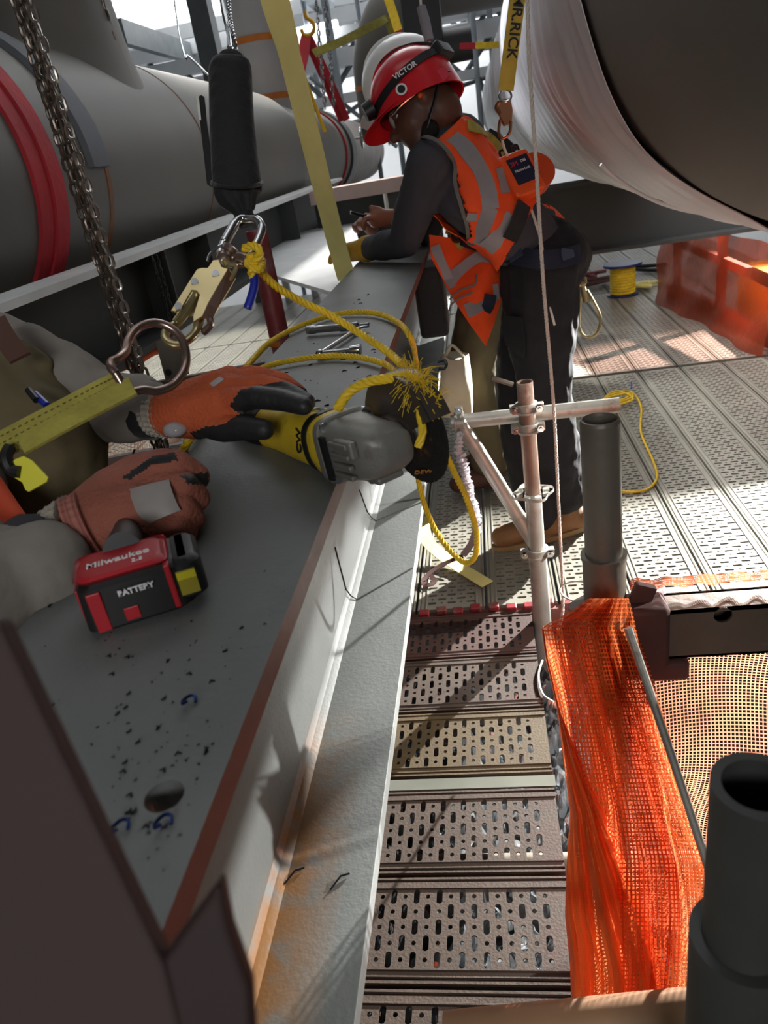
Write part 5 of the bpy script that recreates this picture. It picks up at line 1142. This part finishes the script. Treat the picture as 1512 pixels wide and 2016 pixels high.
# clothes
mb = MB(); torso(mb, .93); arms(mb, 1.0); shirt, shirt_bvh = blob('shirt', mb, .009, 2, shirt_m, W_, disp=.012)
mb = MB(); hm = (hipN + hipF) / 2
for dy in (-.08, 0, .08): chaincap(mb, [waist.lerp(hm, .55) + V((0, dy, 0)), hm + V((0, dy, 0))], [.115, .135])
mb.capsule(at(1095, 500, y=2.46), at(1105, 515, y=2.66), .10, .10)
chaincap(mb, [hipN, hipN.lerp(kneN, .5), kneN, kneN.lerp(ankN, .5), ankN], [.130, .115, .092, .086, .078]); chaincap(mb, [hipF, hipF.lerp(kneF, .5), kneF, kneF.lerp(ankF, .5), ankF], [.130, .112, .092, .086, .078])
trous, trous_bvh = blob('trousers', mb, .010, 2, navy, W_, disp=.022)
pxp = strap_on(trous_bvh, [(1012, 622), (1014, 655), (1017, 690)], .085, .006, 2.7, 'thigh_pocket', navy, W_, .006)
for nm, a_, hx, tx in (('boot', ankN, .06, -.155), ('boot', ankF, .05, -.135)):
    mb = MB(); f0 = V((a_.x + .045, a_.y + .01, .055)); f1 = V((a_.x + tx, a_.y - .045, .045)); chaincap(mb, [V((a_.x, a_.y, .16)), V((a_.x + .01, a_.y, .07))], [.05, .05]); chaincap(mb, [f0, f0.lerp(f1, .55), f1], [.046, .047, .043])
    cutz = MB(); o, _b = blob(nm, mb, .007, 2, boot_m, W_)
    so = MB(); dirf = (f1 - f0).normalized(); sdv = V((-dirf.y, dirf.x, 0)).normalized(); n = 28; L_ = (f1 - f0).length / 2 + .045; c_ = (f0 + f1) / 2
    rr0 = [[V((c_.x, c_.y, z)) + dirf * L_ * math.cos(a) * s_ + sdv * .048 * math.sin(a) * s_ for a in [2 * PI * k / n for k in range(n)]] for z, s_ in ((.001, .98), (.012, 1.02), (.022, 1.0))]
    so.rings(rr0).build('boot_sole', sole_m, W_)
# leather glove cuff, hand continues behind the strap
mb = MB(); gd = (wrN - elN).normalized(); mb.tube([wrN - gd * .055, wrN - gd * .02, wrN + gd * .02], [.049, .046, .038], 20); 
hnd = wrN + gd * .09; hb_ = MB(); chaincap(hb_, [wrN - gd * .05, wrN, hnd], [.046, .036, .034]); hb_.capsule(wrN + gd * .03 + V((.0, .02, 0)), hnd + V((.02, .02, 0)), .03, .03)
for k in range(4):
    o_ = V((-.028 + .019 * k, .012 * k, .0)); b0 = hnd + o_; chaincap(hb_, [b0, b0 + gd * .035 + V((0, 0, .004)), b0 + gd * .06 - V((0, 0, .008)), b0 + gd * .075 - V((0, 0, .022))], [.013, .0125, .012, .010])
chaincap(hb_, [wrN + gd * .03, wrN + gd * .05 + V((.045, -.01, 0)), wrN + gd * .085 + V((.06, .01, -.008))], [.018, .014, .012])
blob('leather_glove', hb_, .004, 2, leather_y, W_)
# vest shell
tb = MB(); torso(tb, .95); tmp = thing('tmp', 'x', 'x', (0, 0, 0)); to, tbvh = blob('t', tb, .012, 2, navy, tmp); bpy.data.objects.remove(to); bpy.data.objects.remove(tmp)
A0 = at(1015, 462, y=2.53); A1 = at(868, 236, y=2.49); AX = (A1 - A0).normalized(); AU, AV = orth(AX)
NU, NV = 170, 130; vp = []
for i in range(NV + 1):
    row = []
    for j in range(NU):
        th = 2 * PI * j / NU; c = A0.lerp(A1, -.22 + 1.16 * i / NV); dr = AU * math.cos(th) + AV * math.sin(th)
        loc, n, _, _ = tbvh.ray_cast(c + dr * .45, -dr); rr = (loc - c).length if loc is not None and (loc - c).dot(dr) > 0 else .10
        rr = min(rr, .26); row.append((c, dr, rr))
    vp.append(row)
vv = []; 
for i in range(NV + 1):
    for j in range(NU):
        c, dr, rr = vp[i][j]; rs_ = sum(vp[min(max(i + a, 0), NV)][(j + b) % NU][2] for a in (-2, 0, 2) for b in (-2, 0, 2)) / 9
        fold = .004 * math.sin(j * .31 + i * .13) + .003 * math.sin(j * .51 - i * .21); vv.append(c + dr * (rs_ + .012 + fold))
arm_poly = [(785, 262), (845, 271), (876, 290), (896, 330), (908, 382), (921, 424), (929, 466), (905, 482), (845, 482), (780, 400)]
fs = []
for i in range(NV):
    for j in range(NU):
        q = [i * NU + j, i * NU + (j + 1) % NU, (i + 1) * NU + (j + 1) % NU, (i + 1) * NU + j]; c = sum((vv[k] for k in q), V()) / 4; nrm_ = (vv[q[1]] - vv[q[0]]).cross(vv[q[3]] - vv[q[0]])
        if nrm_.dot(c - A0.lerp(A1, i / NV)) < 0: nrm_ = -nrm_
        x, y = proj(c)
        if nrm_.dot(c - EYE) < 0 and inpoly(x, y, arm_poly): continue
        if y > 360 and x > 1056 - max(0, y - 395) * .55: continue
        if (c - shF).length < .11: continue
        fs.append(q)
vm = MB(); vm.add(vv, fs); vbvh = BVHTree.FromPolygons(vv, fs)
vo = vm.build('safety_vest', orange_f, W_); sm = vo.modifiers.new('s', 'SOLIDIFY'); sm.thickness = .003; sm.offset = 1
def stripe(px, wd, mt=refl, off=.0045, nm='reflective_stripe', th=.002, fb=2.5): return strap_on(vbvh, px, wd, off, fb, nm, mt, W_, th)
stripe([(858, 262), (885, 268), (915, 292), (942, 330), (960, 372), (966, 412)], .048)
stripe([(966, 408), (955, 440), (940, 478)], .045)
stripe([(958, 488), (985, 462), (1012, 425)], .052)
stripe([(982, 332), (990, 352), (998, 380)], .045)
stripe([(930, 418), (925, 452), (930, 480)], .030)
# grey piping round the arm hole
strap_on(shirt_bvh, [(800, 286), (838, 279), (870, 296), (891, 334), (905, 384), (919, 427), (928, 466)], .011, .017, 2.45, 'vest_piping', mat('grey_piping', '#6f6f6a', .8), W_, .004)
# hanging front panel
fp = [(838, 478), (862, 478), (930, 470), (975, 492), (992, 520), (985, 590), (972, 640), (956, 680), (925, 640), (892, 592), (868, 545), (850, 512)]
gN = 26
def fpd(x, y): return 2.42 + .0002 * (x - 900) + .0009 * max(0, y - 560) * 0 + .018 * math.sin((x + .5 * y) * .05)
def fl(y):
    L_ = [(470, 845), (512, 848), (545, 866), (592, 892), (640, 925), (680, 955)]; R_ = [(470, 955), (492, 975), (520, 986), (590, 986), (640, 972), (680, 957)]
    g = lambda T: next((a[1] + (b[1] - a[1]) * (y - a[0]) / (b[0] - a[0]) for a, b in zip(T, T[1:]) if y <= b[0]), T[-1][1]); return g(L_), g(R_)
def fpf(u, v):
    y = 470 + 210 * v; l, r = fl(y); x = l + (r - l) * u; return at(x, y + 14 * (u - .5) * (1 - v), d=fpd(x, y))
mb = MB(); mb.grid(fpf, 24, 34, .003); mb.build('vest_front_panel', orange_f, W_)
def onp(px, wd, mt=refl, nm='reflective_stripe', off=.006, th=.002):
    P_ = crom([V((x, y, 0)) for x, y in px], 6); return ribbon_mb([at(p.x, p.y, d=fpd(p.x, p.y) - off) for p in P_], cdir(0, 0, -1), wd, th).build(nm, mt, W_)
onp([(856, 484), (868, 515), (884, 550)], .032); onp([(878, 556), (903, 540), (940, 512), (968, 500)], .052); onp([(918, 612), (938, 604), (974, 580)], .045); onp([(972, 560), (975, 590)], .03)
onp([(885, 590), (905, 572), (935, 560), (938, 540)], .006, mat('grey_piping', '#6f6f6a'), 'pocket_piping'); onp([(884, 612), (892, 596), (930, 575)], .006, mat('grey_piping', '#6f6f6a'), 'pocket_piping')
# harness
onp([(878, 452), (893, 458), (902, 478), (912, 486)], .026, yel_web, 'harness_strap', .022, .003)
x_ = at(899, 466, d=2.37); MB().tube([x_, x_ + cdir(0, 0, -1) * .02], .021, 24).build('strap_button', black_p, W_); MB().tube([x_ + cdir(0, 0, -1) * .02, x_ + cdir(0, 0, -1) * .022], .011, 20).build('button_cap', chrome, W_)
onp([(908, 472), (935, 482), (965, 492), (985, 502), (978, 520), (955, 590), (950, 610)][:4], .036, harness_b, 'lanyard_keeper', .03, .006)
onp([(966, 580), (962, 600), (955, 612)], .04, harness_b, 'lanyard_keeper', .02, .006)
onp([(1012, 482), (998, 510), (990, 540), (986, 560)], .036, yel_web, 'leg_strap', -.02, .004)
stripe([(1026, 405), (1016, 440), (1004, 470)], .045, black_f, .012, 'strap_pad', .010, 2.5)
stripe([(918, 250), (948, 262), (975, 285), (1000, 320)], .036, yel_web, .010, 'shoulder_strap', .003, 2.55)
stripe([(960, 262), (992, 280), (1012, 300)], .034, black_f, .016, 'shoulder_strap', .006, 2.55)
strap_on(trous_bvh, [(985, 492), (1030, 508), (1080, 512), (1118, 506), (1138, 500)], .055, .010, 2.7, 'waist_belt', harness_b, W_, .006)
strap_on(trous_bvh, [(1022, 495), (1024, 512)], .05, .017, 2.7, 'belt_stitching', mat('blue_grey_stitch', '#3e4a63', .8), W_, .002)
strap_on(trous_bvh, [(1108, 492), (1112, 512)], .05, .017, 2.7, 'belt_stitching', mat('blue_grey_stitch', '#3e4a63'), W_, .002)
strap_on(trous_bvh, [(1060, 410), (1085, 420), (1098, 436)], .03, .016, 2.55, 'orange_hem', orange_f, W_, .003)

# self retracting lifeline box on his back (a thing of its own)
B_ = thing('lifeline_box', 'orange lifeline block with dark blue label clipped to the back of the orange vest', 'lifeline', at(1030, 350, y=2.38))
bxx, byy = cdir(.88, -.42, .2), cdir(.25, .93, -.1); bnn = bxx.cross(byy).normalized(); bnn = bnn if bnn.dot(cdir(0, 0, -1)) > 0 else -bnn; byy = bnn.cross(bxx).normalized()
SM = Matrix((bxx, byy, bnn)).transposed().to_4x4(); SM.translation = at(1024, 345, y=2.36)
fy = 1 if (SM.to_3x3() @ V((0, 1, 0))).dot(cdir(0, 1, 0)) > 0 else -1
mb = MB(); rbox(mb, SM, .052, .068, -.028, .018, .012, .002); mb.build('case', mat('orange_block_case', '#e8561c', .4, 0, .04), B_)
MB().tube([SM @ V((.062, 0, -.055)), SM @ V((.062, 0, -.005))], .055, 32).build('drum_cover', mat('orange_block_case2', '#cf4a16', .4), B_)
lbp = MB(); lbp.box((.004, -fy * .006, .0185), (.070, .082, .0012), SM); lo = lbp.build('label', mat('navy_label', '#131a38', .4), B_, smooth=False)
SMt = SM @ Matrix.Translation((.0, -fy * .032, .0195)) @ (Matrix.Rotation(PI, 4, 'X') if False else Matrix.Identity(4))
def stx(s_, size, x, y, m_): flat_text(s_, size, SM @ V((x, -fy * y, .0196)), bxx, bnn, m_, lo)
stx('3M', .020, -.014, .028, mat('red_print', '#d81f2a', .5)); stx('DBI', .011, .018, .030, white_m); stx('Nano-Lok', .0125, .004, .006, white_m)
for q in (-.02, .025): MB().tube(crom([SM @ V((q - .008, -fy * .066, 0)), SM @ V((q - .006, -fy * .086, .004)), SM @ V((q + .008, -fy * .086, .004)), SM @ V((q + .008, -fy * .066, 0))], 5), .0035, 8).build('shackle', black_p, B_)
# hooks at hip
def snaphook(name, lab, p0, p1, d, mt, w=.022):
    t = thing(name, lab, 'hook', at(*p1, d=d)); a, b = at(*p0, d=d), at(*p1, d=d); ax = (b - a).normalized(); s_ = ax.cross(cdir(0, 0, 1)).normalized(); L_ = (b - a).length
    P = lambda u, v: a + ax * (u * L_) + s_ * v
    MB().tube(crom([P(.12, w * .4), P(.35, w * .9), P(.65, w * 1.35), P(.9, w * .9), P(1.0, 0), P(.93, -w * .8), P(.75, -w * 1.1)], 8), .0058, 10).build('hook_bow', mt, t)
    MB().tube([P(.28, -w * .5), P(.76, -w * 1.1)], .0062, 10).build('gate', mt, t)
    mb = MB(); mb.tube([P(.05, 0), P(.34, w * .15)], [.011, .015], 12, flat=.6); mb.build('hook_neck', mt, t)
    MB().tube([P(-.06, 0) + (ax * math.cos(a_) + s_ * math.sin(a_)) * .016 for a_ in [2 * PI * k / 16 for k in range(16)]], .0045, 8, closed=True).build('hook_eye', mt, t)
    MB().tube([P(.2, -w * .6), P(.38, -w * .75)], .0085, 10, flat=.5).build('thumb_grip', mt, t); return t
snaphook('snap_hook', 'pale gold snap hook hanging behind the hip of the worker in the orange vest', (1146, 560), (1163, 664), 2.62, zinc, .034)
snaphook('snap_hook', 'bronze double snap hook dangling at the thigh below the lanyard keeper', (1048, 595), (990, 500), 2.36, mat('tarnished_hook', '#8b7f6a', .3, .85), .020)
# copper hook on the M.R.RICK strap
t = thing('lifeline_strap', 'yellow webbing lifeline strap with black lettering hanging over the back of the worker', 'strap', at(1005, 120, y=2.2))
a, b = at(1022, -30, y=2.2), at(996, 178, y=2.2); nv = cdir(.1, 0, -1); ribbon_mb([a, a.lerp(b, .5), b], nv, .040, .004).build('webbing', mat('golden_webbing', '#c9b04a', .8, 0, .15, 25), t)
dn_ = (b - a).normalized(); flat_text('MR.RICK', .036, at(1013, 55, y=2.2) + nv * .004, dn_, nv, black_p, t, bold=.0006)
MB().tube([b + dn_ * .012 + V((0, 0, 0)) + (cdir(1, 0, 0) * math.cos(k) + cdir(0, 1, 0) * math.sin(k)) * .016 for k in [2 * PI * j / 16 for j in range(16)]], .003, 8, closed=True).build('eye_ring', chrome, t)
cop = mat('copper_coloured_steel', '#b07a58', .25, .9)
t = thing('snap_hook', 'copper coloured snap hook hanging from the lettered yellow strap', 'hook', at(996, 220, y=2.2))
pxplate([(982, 195), (1005, 192), (1010, 215), (1008, 240), (992, 246), (984, 230)], lambda x, y: 2.42, .012).build('hook_body', cop, t, smooth=False, bevel=.003)
MB().tube(crom([at(985, 235, y=2.2), at(982, 260, y=2.2), at(990, 272, y=2.2), at(1003, 262, y=2.2), at(1006, 238, y=2.2)], 6), .004, 8).build('hook_bow', cop, t)
MB().tube(crom([at(984, 200, y=2.19), at(978, 212, y=2.19), at(986, 225, y=2.19)], 5), .006, 8).build('thumb_lever', cop, t)
tag(rope_mb(crom([at(988, 268, y=2.22), at(992, 290, y=2.3), at(1010, 330, y=2.42), at(1050, 380, y=2.36)], 8), .004, .02).build('tether_cord', white_rope), 'thin tether from the copper hook down to the lifeline block', 'cord')
tag(rope_mb(crom([at(1040, 395, y=2.36), at(1055, 440, y=2.34), at(1068, 490, y=2.33), at(1072, 560, y=2.33), at(1092, 640, y=2.33)], 8), .004, .02).build('tether_cord', white_rope), 'grey tether hanging down the hip beside the white cord', 'cord')
# rope grab chain above helmet
t = thing('rope_grab', 'grey splice and small chain hanging above the red helmet', 'rope', at(840, 60, y=2.6))
MB().tube([at(826, -20, y=2.62), at(829, 14, y=2.62)], .004, 8).build('cord', white_rope, t); MB().tube([at(829, 14, y=2.62), at(836, 40, y=2.61), at(845, 80, y=2.6)], [.014, .016, .015], 14).build('splice_sleeve', mat('grey_whipping', '#8f9096', .8, bump=.5, bscale=90), t)
chain_mb(at(846, 82, y=2.6), at(856, 118, y=2.55), .036, .022, .0035).build('link_chain', chrome, t); MB().tube(crom([at(852, 108, y=2.55), at(848, 122, y=2.54), at(858, 128, y=2.54), at(862, 116, y=2.54)], 5, closed=True), .006, 8, closed=True).build('yellow_loop', yel_rope, t)
t = thing('silver_snap', 'silver ring and clip hanging beside the rear of the red helmet', 'hook', at(890, 190, y=2.7))
MB().tube(crom([at(866, 128, y=2.72), at(876, 150, y=2.72), at(886, 168, y=2.72)], 5), .004, 8).build('cord', white_rope, t); MB().tube([at(888, 190, y=2.7) + (cdir(1, 0, 0) * math.cos(k) * .020 + cdir(0, 1, 0) * math.sin(k) * .026) for k in [2 * PI * j / 20 for j in range(20)]], .0035, 8, closed=True).build('ring', chrome, t)
ribbon_mb(crom([at(890, 205, y=2.7), at(898, 225, y=2.7), at(905, 250, y=2.68)]), cdir(0, 0, -1), .022, .003).build('yellow_loop', yel_web, t)

# ---------------------------------------------------------------- colleague behind (white helmet, khaki trousers)
K_ = thing('person', 'person in white helmet and khaki trousers mostly hidden behind the worker in the orange vest', 'person', (-.02, 3.1, 0))
h2 = at(791, 152, y=2.92); HM2 = frame_fu(h2, cdir(-.80, .55, .1), cdir(-.50, -.86, .02)); kp_ = lambda f, s_, u: HM2 @ V((f, s_, u))
ksh, kshf = at(900, 300, y=2.98), at(905, 280, y=3.25); khip, khf = at(975, 520, y=3.02), at(985, 505, y=3.2)
k1, a1_ = at(930, 720, y=2.95), at(965, 905, y=3.0); k2, a2_ = at(955, 720, y=3.2), at(990, 900, y=3.22)
ke, kw = at(838, 455, y=2.92), at(772, 428, y=2.84); ke2, kw2 = at(830, 440, y=3.1), at(760, 450, y=2.98)
mb = MB(); mb.ell(h2, (.10, .078, .10), R=HM2.to_3x3()); chaincap(mb, [kp_(0, 0, -.06), kp_(.06, 0, -.16)], [.07, .036]); mb.capsule(kp_(.10, 0, -.06), kp_(.125, 0, -.10), .01, .015); chaincap(mb, [(ksh + kshf) / 2, kp_(-.03, 0, -.08)], [.07, .06])
for dy in (-.07, 0, .07): chaincap(mb, [(khip + khf) / 2 + V((0, dy, 0)), (ksh + kshf) / 2 + V((0, dy, 0))], [.10, .10])
chaincap(mb, [ksh, ke, kw], [.055, .042, .028]); chaincap(mb, [kshf, ke2, kw2], [.055, .042, .028]); chaincap(mb, [khip, k1, a1_], [.09, .06, .045]); chaincap(mb, [khf, k2, a2_], [.09, .06, .045])
for w_, tip in ((kw, at(722, 432, y=2.80)), (kw2, at(700, 440, y=2.94))):
    dv = (tip - w_).normalized(); sv = dv.cross(V((0, 0, 1))).normalized(); mb.capsule(w_, w_ + dv * .06, .030, .034)
    for k in range(4): b0 = w_ + dv * .07 + sv * (-.026 + .0175 * k); chaincap(mb, [b0, b0 + dv * .035 + V((0, 0, .006)), b0 + dv * .055 - V((0, 0, .012)), b0 + dv * .050 - V((0, 0, .03))], [.0105, .010, .0095, .009])
    chaincap(mb, [w_ + dv * .02, w_ + dv * .045 + V((0, 0, .03)), w_ + dv * .075 + V((0, 0, .038))], [.014, .012, .010])
blob('body', mb, .007, 2, mat('medium_brown_skin', '#96614c', .5, 0, .1), K_); helmet(K_, HM2, white_sh)
mb = MB()
for dy in (-.08, 0, .08): chaincap(mb, [(khip + khf) / 2 + V((0, dy, 0)), (ksh + kshf) / 2 + V((0, dy, 0))], [.12, .115])
chaincap(mb, [ksh, ke, ke.lerp(kw, .75)], [.068, .052, .042]); chaincap(mb, [kshf, ke2, ke2.lerp(kw2, .75)], [.068, .052, .042]); blob('jacket', mb, .011, 2, mat('dark_green_jacket', '#23282a', .85), K_, disp=.015)
mb = MB(); chaincap(mb, [khip, k1, a1_], [.125, .10, .085]); chaincap(mb, [khf, k2, a2_], [.125, .10, .085]); mb.capsule(khip, khf, .12, .12); blob('trousers', mb, .011, 2, khaki, K_, disp=.02)
for a_ in (a1_, a2_):
    mb = MB(); chaincap(mb, [V((a_.x, a_.y, max(.10, a_.z))), V((a_.x, a_.y, .06)), V((a_.x - .15, a_.y - .02, .045))], [.055, .05, .043]); blob('boot', mb, .009, 2, rust_m, K_)
t = thing('marker_pen', 'dark pen held in the bare hands behind the yellow strap', 'pen', at(712, 425, y=2.8)); MB().tube([at(690, 418, y=2.76), at(735, 430, y=2.80)], .006, 10).build('pen_barrel', black_p, t); MB().ell(at(691, 418, y=2.76), (.005,) * 3).build('pen_tip', chrome, t)
# canvas bag and plain black box
t = thing('canvas_bag', 'off-white canvas bag hanging behind the grinder guard', 'bag', at(900, 760, y=2.75))
mb = MB(); rs = []
for k in range(13):
    v = k / 12; y = 700 + 118 * v; l = 868 - 4 * math.sin(3 * v); r = 922 + 16 * v - 10 * v ** 4; c = at((l + r) / 2, y, y=2.75); w2 = (r - l) / 2 * 2.9 / F; dpt = .05 * (.5 + math.sin(PI * min(1, v + .15)))
    rs.append([c + cdir(1, 0, 0) * w2 * math.copysign(abs(math.cos(a)) ** .7, math.cos(a)) + V((0, 1, 0)) * dpt * math.sin(a) + V((0, 0, .006 * math.sin(5 * a + k))) for a in [2 * PI * j / 28 for j in range(28)]])
mb.rings(rs); mb.build('bag_body', canvas, t); MB().tube(crom([at(876, 703, y=2.74), at(890, 680, y=2.76), at(915, 705, y=2.74)], 6), .006, 8).build('bag_handle', canvas, t)
tag(MB().box(at(850, 588, y=2.62), (.10, .16, .24), rot=(.05, 0, 0)).build('black_block', black_f, smooth=False, bevel=.015), 'black block hanging between beam and the orange vest', 'case')

# ---------------------------------------------------------------- worker in the left foreground (head outside the frame)
L_ = thing('person', 'person in grey canvas sleeves and olive vest at left, holding grinder and battery tool', 'person', (-.95, .95, 0))
s1, s2 = at(-20, 712, d=1.02), at(-150, 1060, d=.80)
e1 = at(170, 795, d=1.02); w1 = at(345, 812, d=.94); e2 = at(-40, 1175, d=.70); w2 = at(120, 1062, d=.755)
tc1, tc2, tc3 = at(-120, 760, d=1.1), at(-20, 900, d=1.10), at(-30, 1030, d=1.12)
hips = V((-.98, .98, .88)); head = at(-230, 330, d=.95)
mb = MB(); chaincap(mb, [tc1, tc2, hips], [.13, .12, .13]); chaincap(mb, [s1, tc1, s2], [.06, .10, .06]); chaincap(mb, [s1, e1, w1], [.055, .044, .030]); chaincap(mb, [s2, e2, w2], [.055, .044, .030])
chaincap(mb, [tc1, head], [.07, .06]); mb.ell(head, (.085, .10, .12)); mb.capsule(head + V((.02, 0, -.05)), head + V((.06, 0, -.09)), .06, .04); mb.capsule(head + V((.08, 0, 0)), head + V((.10, 0, -.03)), .01, .014)
for dy in (-.10, .10): chaincap(mb, [hips + V((0, dy, 0)), V((-.93, .98 + dy, .48)), V((-1.0, .98 + dy, .09)), V((-.86, .98 + dy, .05))], [.09, .06, .045, .035])
blob('body', mb, .011, 2, skin_l, L_)
mb = MB(); chaincap(mb, [s1, s1.lerp(e1, .5), e1, e1.lerp(w1, .6), w1 - (w1 - e1).normalized() * .035], [.072, .064, .054, .046, .037]); chaincap(mb, [s2, e2, e2.lerp(w2, .45)], [.075, .060, .050]); chaincap(mb, [s1, tc1, s2], [.075, .12, .075]); chaincap(mb, [tc1, tc2, hips], [.135, .12, .13])
mb.capsule(at(55, 690, d=1.0), at(150, 740, d=1.0), .036, .04)
blob('shirt', mb, .008, 2, sleeve_m, L_, disp=.022)
mb = MB(); chaincap(mb, [at(-70, 700, d=1.0), at(-20, 800, d=.98), at(60, 880, d=.98), at(70, 990, d=1.0), at(20, 1080, d=1.02)], [.075, .095, .098, .090, .08]); chaincap(mb, [at(40, 700, d=.97), at(95, 715, d=.96)], [.02, .012])
blob('olive_vest', mb, .008, 2, vest_t, L_, disp=.018)
tr_ = MB(); [chaincap(tr_, [hips + V((0, dy, 0)), V((-.93, .98 + dy, .48)), V((-1.0, .98 + dy, .12))], [.115, .085, .07]) for dy in (-.10, .10)]; blob('trousers', tr_, .012, 2, khaki, L_)
for dy in (-.10, .10): bb = MB(); chaincap(bb, [V((-1.02, .98 + dy, .06)), V((-.85, .98 + dy, .05))], [.05, .045]); blob('boot', bb, .01, 2, boot_m, L_)
ob = MB(); chaincap(ob, [at(-60, 960, d=.84), at(5, 1045, d=.80), at(-20, 1090, d=.78)], [.035, .03, .03]); blob('orange_shirt_tail', ob, .006, 2, orange_f, L_)
ribbon_mb(crom([at(-10, 630, d=.90), at(10, 665, d=.885), at(40, 705, d=.87)]), cdir(.3, -.2, -1), .026, .004).build('brown_strap', mat('brown_leather', '#59392f', .7), L_)
MB().tube([at(68, 775, d=.88), at(92, 798, d=.87)], .0045, 8).build('blue_pen', blue_tape, L_)
MB().tube([at(56, 768, d=.88), at(72, 788, d=.87)], .0045, 8).build('dark_pen', black_p, L_)
# upper glove (right hand, wrapped over the grinder body)
dw = (w1 - e1).normalized()
MB().tube([w1 - dw * .058, w1 - dw * .040, w1 - dw * .034], [.041, .040, .036], 20).build('braided_band', black_f, L_)
mb = MB(); rs = []
cuff = MB(); 
for k in range(21): pass
def ribcuff(a, b, r0, r1, m_, nm):
    mb = MB(); ax = (b - a); u, w_ = orth(ax); rs = []
    for k in range(9):
        q = k / 8; r_ = r0 + (r1 - r0) * q + .0012 * math.sin(q * 20); rs.append([a + ax * q + (u * math.cos(t_) + w_ * math.sin(t_)) * (r_ + .0008 * math.cos(26 * t_)) for t_ in [2 * PI * j / 104 for j in range(104)]])
    return mb.rings(rs).build(nm, m_, L_)
ribcuff(w1 - dw * .036, w1 - dw * .008, .034, .033, mat('grey_knit_cuff', '#a8a194', .9), 'knit_cuff')
def glove(name, palm, fingers, base_m, face, ext=None):
    mb = MB(); 
    for p0, p1, r0, r1 in palm: mb.capsule(p0, p1, r0, r1)
    for f, rr in fingers: chaincap(mb, f, rr)
    return blob(name, mb, .0030, 3, [base_m, glove_k], L_, facemat=face)
q = lambda x, y, d: at(x, y, d=d)
palm = [(w1 - dw * .01, q(392, 808, .925), .034, .037), (q(392, 808, .925), q(430, 775, .915), .037, .030), (q(392, 808, .925), q(440, 800, .90), .036, .028), (q(395, 790, .93), q(452, 752, .93), .033, .021), (q(430, 775, .915), q(480, 768, .90), .028, .018)]
fing = [([q(455, 790, .885), q(505, 782, .865), q(555, 788, .85), q(598, 800, .835)], [.017, .0145, .013, .011]),
        ([q(462, 770, .90), q(515, 758, .89), q(562, 770, .87), q(604, 792, .85)], [.016, .0145, .013, .011]),
        ([q(460, 755, .93), q(510, 742, .915), q(555, 752, .90), q(590, 775, .89)], [.015, .0138, .0125, .0105]),
        ([q(452, 748, .955), q(495, 737, .945), q(535, 745, .935), q(565, 762, .93)], [.014, .0125, .0115, .010]),
        ([q(400, 830, .91), q(440, 845, .885), q(485, 842, .865), q(520, 846, .85)], [.020, .0165, .0150, .0125])]
bk = [(452, 800), (470, 770), (500, 760), (560, 750), (640, 780), (640, 880), (395, 880), (375, 852), (400, 842), (440, 835), (470, 815)]
glove('work_glove', palm, fing, glove_o, lambda c, n: 1 if inpoly(*proj(c), bk) else 0)
pxplate([(412, 755), (432, 741), (442, 746), (420, 762)], .885, .002).build('glove_tag', clear_f, L_, smooth=False)
MB().ell(q(345, 845, .905), (.016, .012, .010)).build('sleeve_film', clear_f, L_)
# lower glove, fist round the tool handle
dw2 = (w2 - e2).normalized()
ribcuff(q(112, 1068, .765), q(158, 1046, .762), .036, .040, mat('grey_knit_cuff', '#a8a194'), 'knit_cuff')
ribcuff(q(150, 1048, .762), q(182, 1034, .765), .0385, .038, mat('pink_knit_cuff', '#a96b60', .9), 'glove_cuff')
cf = MB(); cf.capsule(q(70, 1090, .745), q(125, 1070, .76), .044, .034); blob('dark_cuff', cf, .005, 2, mat('charcoal_cuff', '#33333a', .9), L_)
slv = MB(); chaincap(slv, [q(-90, 1195, .66), q(10, 1150, .70), q(85, 1118, .715)], [.052, .050, .048]); blob('sleeve_end', slv, .005, 2, sleeve_m, L_, disp=.008)
palm = [(q(160, 1046, .765), q(220, 1000, .785), .036, .040), (q(220, 1000, .785), q(290, 965, .79), .040, .034), (q(215, 1015, .775), q(300, 1010, .765), .038, .034), (q(225, 975, .80), q(290, 935, .80), .032, .026), (q(230, 1030, .765), q(310, 1040, .755), .030, .026)]
fing = [([q(300, 930, .785), q(350, 915, .775), q(388, 938, .785), q(380, 958, .82)], [.022, .0165, .0145, .013]),
        ([q(305, 965, .775), q(362, 958, .76), q(388, 980, .775), q(370, 998, .81)], [.022, .0165, .0145, .013]),
        ([q(305, 1000, .765), q(358, 1000, .75), q(380, 1022, .765), q(360, 1032, .80)], [.021, .0155, .0135, .012]),
        ([q(305, 1035, .755), q(345, 1038, .742), q(366, 1050, .755), q(350, 1060, .78)], [.019, .0145, .0125, .011]),
        ([q(215, 965, .805), q(265, 925, .81), q(320, 908, .805), q(345, 905, .80)], [.024, .018, .015, .0125])]
bk2 = [(240, 940), (300, 898), (345, 890), (350, 906), (300, 915), (255, 945)]; bk3 = [(352, 935), (410, 930), (412, 955), (372, 952)]
glove('work_glove', palm, fing, glove_r, lambda c, n: 1 if inpoly(*proj(c), bk2) or inpoly(*proj(c), bk3) else 0)
pb = [(q(242, 968, .742)), (q(330, 945, .742)), (q(352, 1005, .725)), (q(288, 1032, .728))]
mb = MB()
def pf(u, v): 
    p = pb[0].lerp(pb[1], u).lerp(pb[3].lerp(pb[2], u), v); return p + cdir(0, 0, 1) * (.012 * ((u - .5) ** 2 + (v - .5) ** 2) * 2 - .006)
mb.grid(pf, 10, 10, .0015); mb.build('glove_patch', mat('silver_grey_patch', '#9a938e', .55, 0, .1, 30), L_)
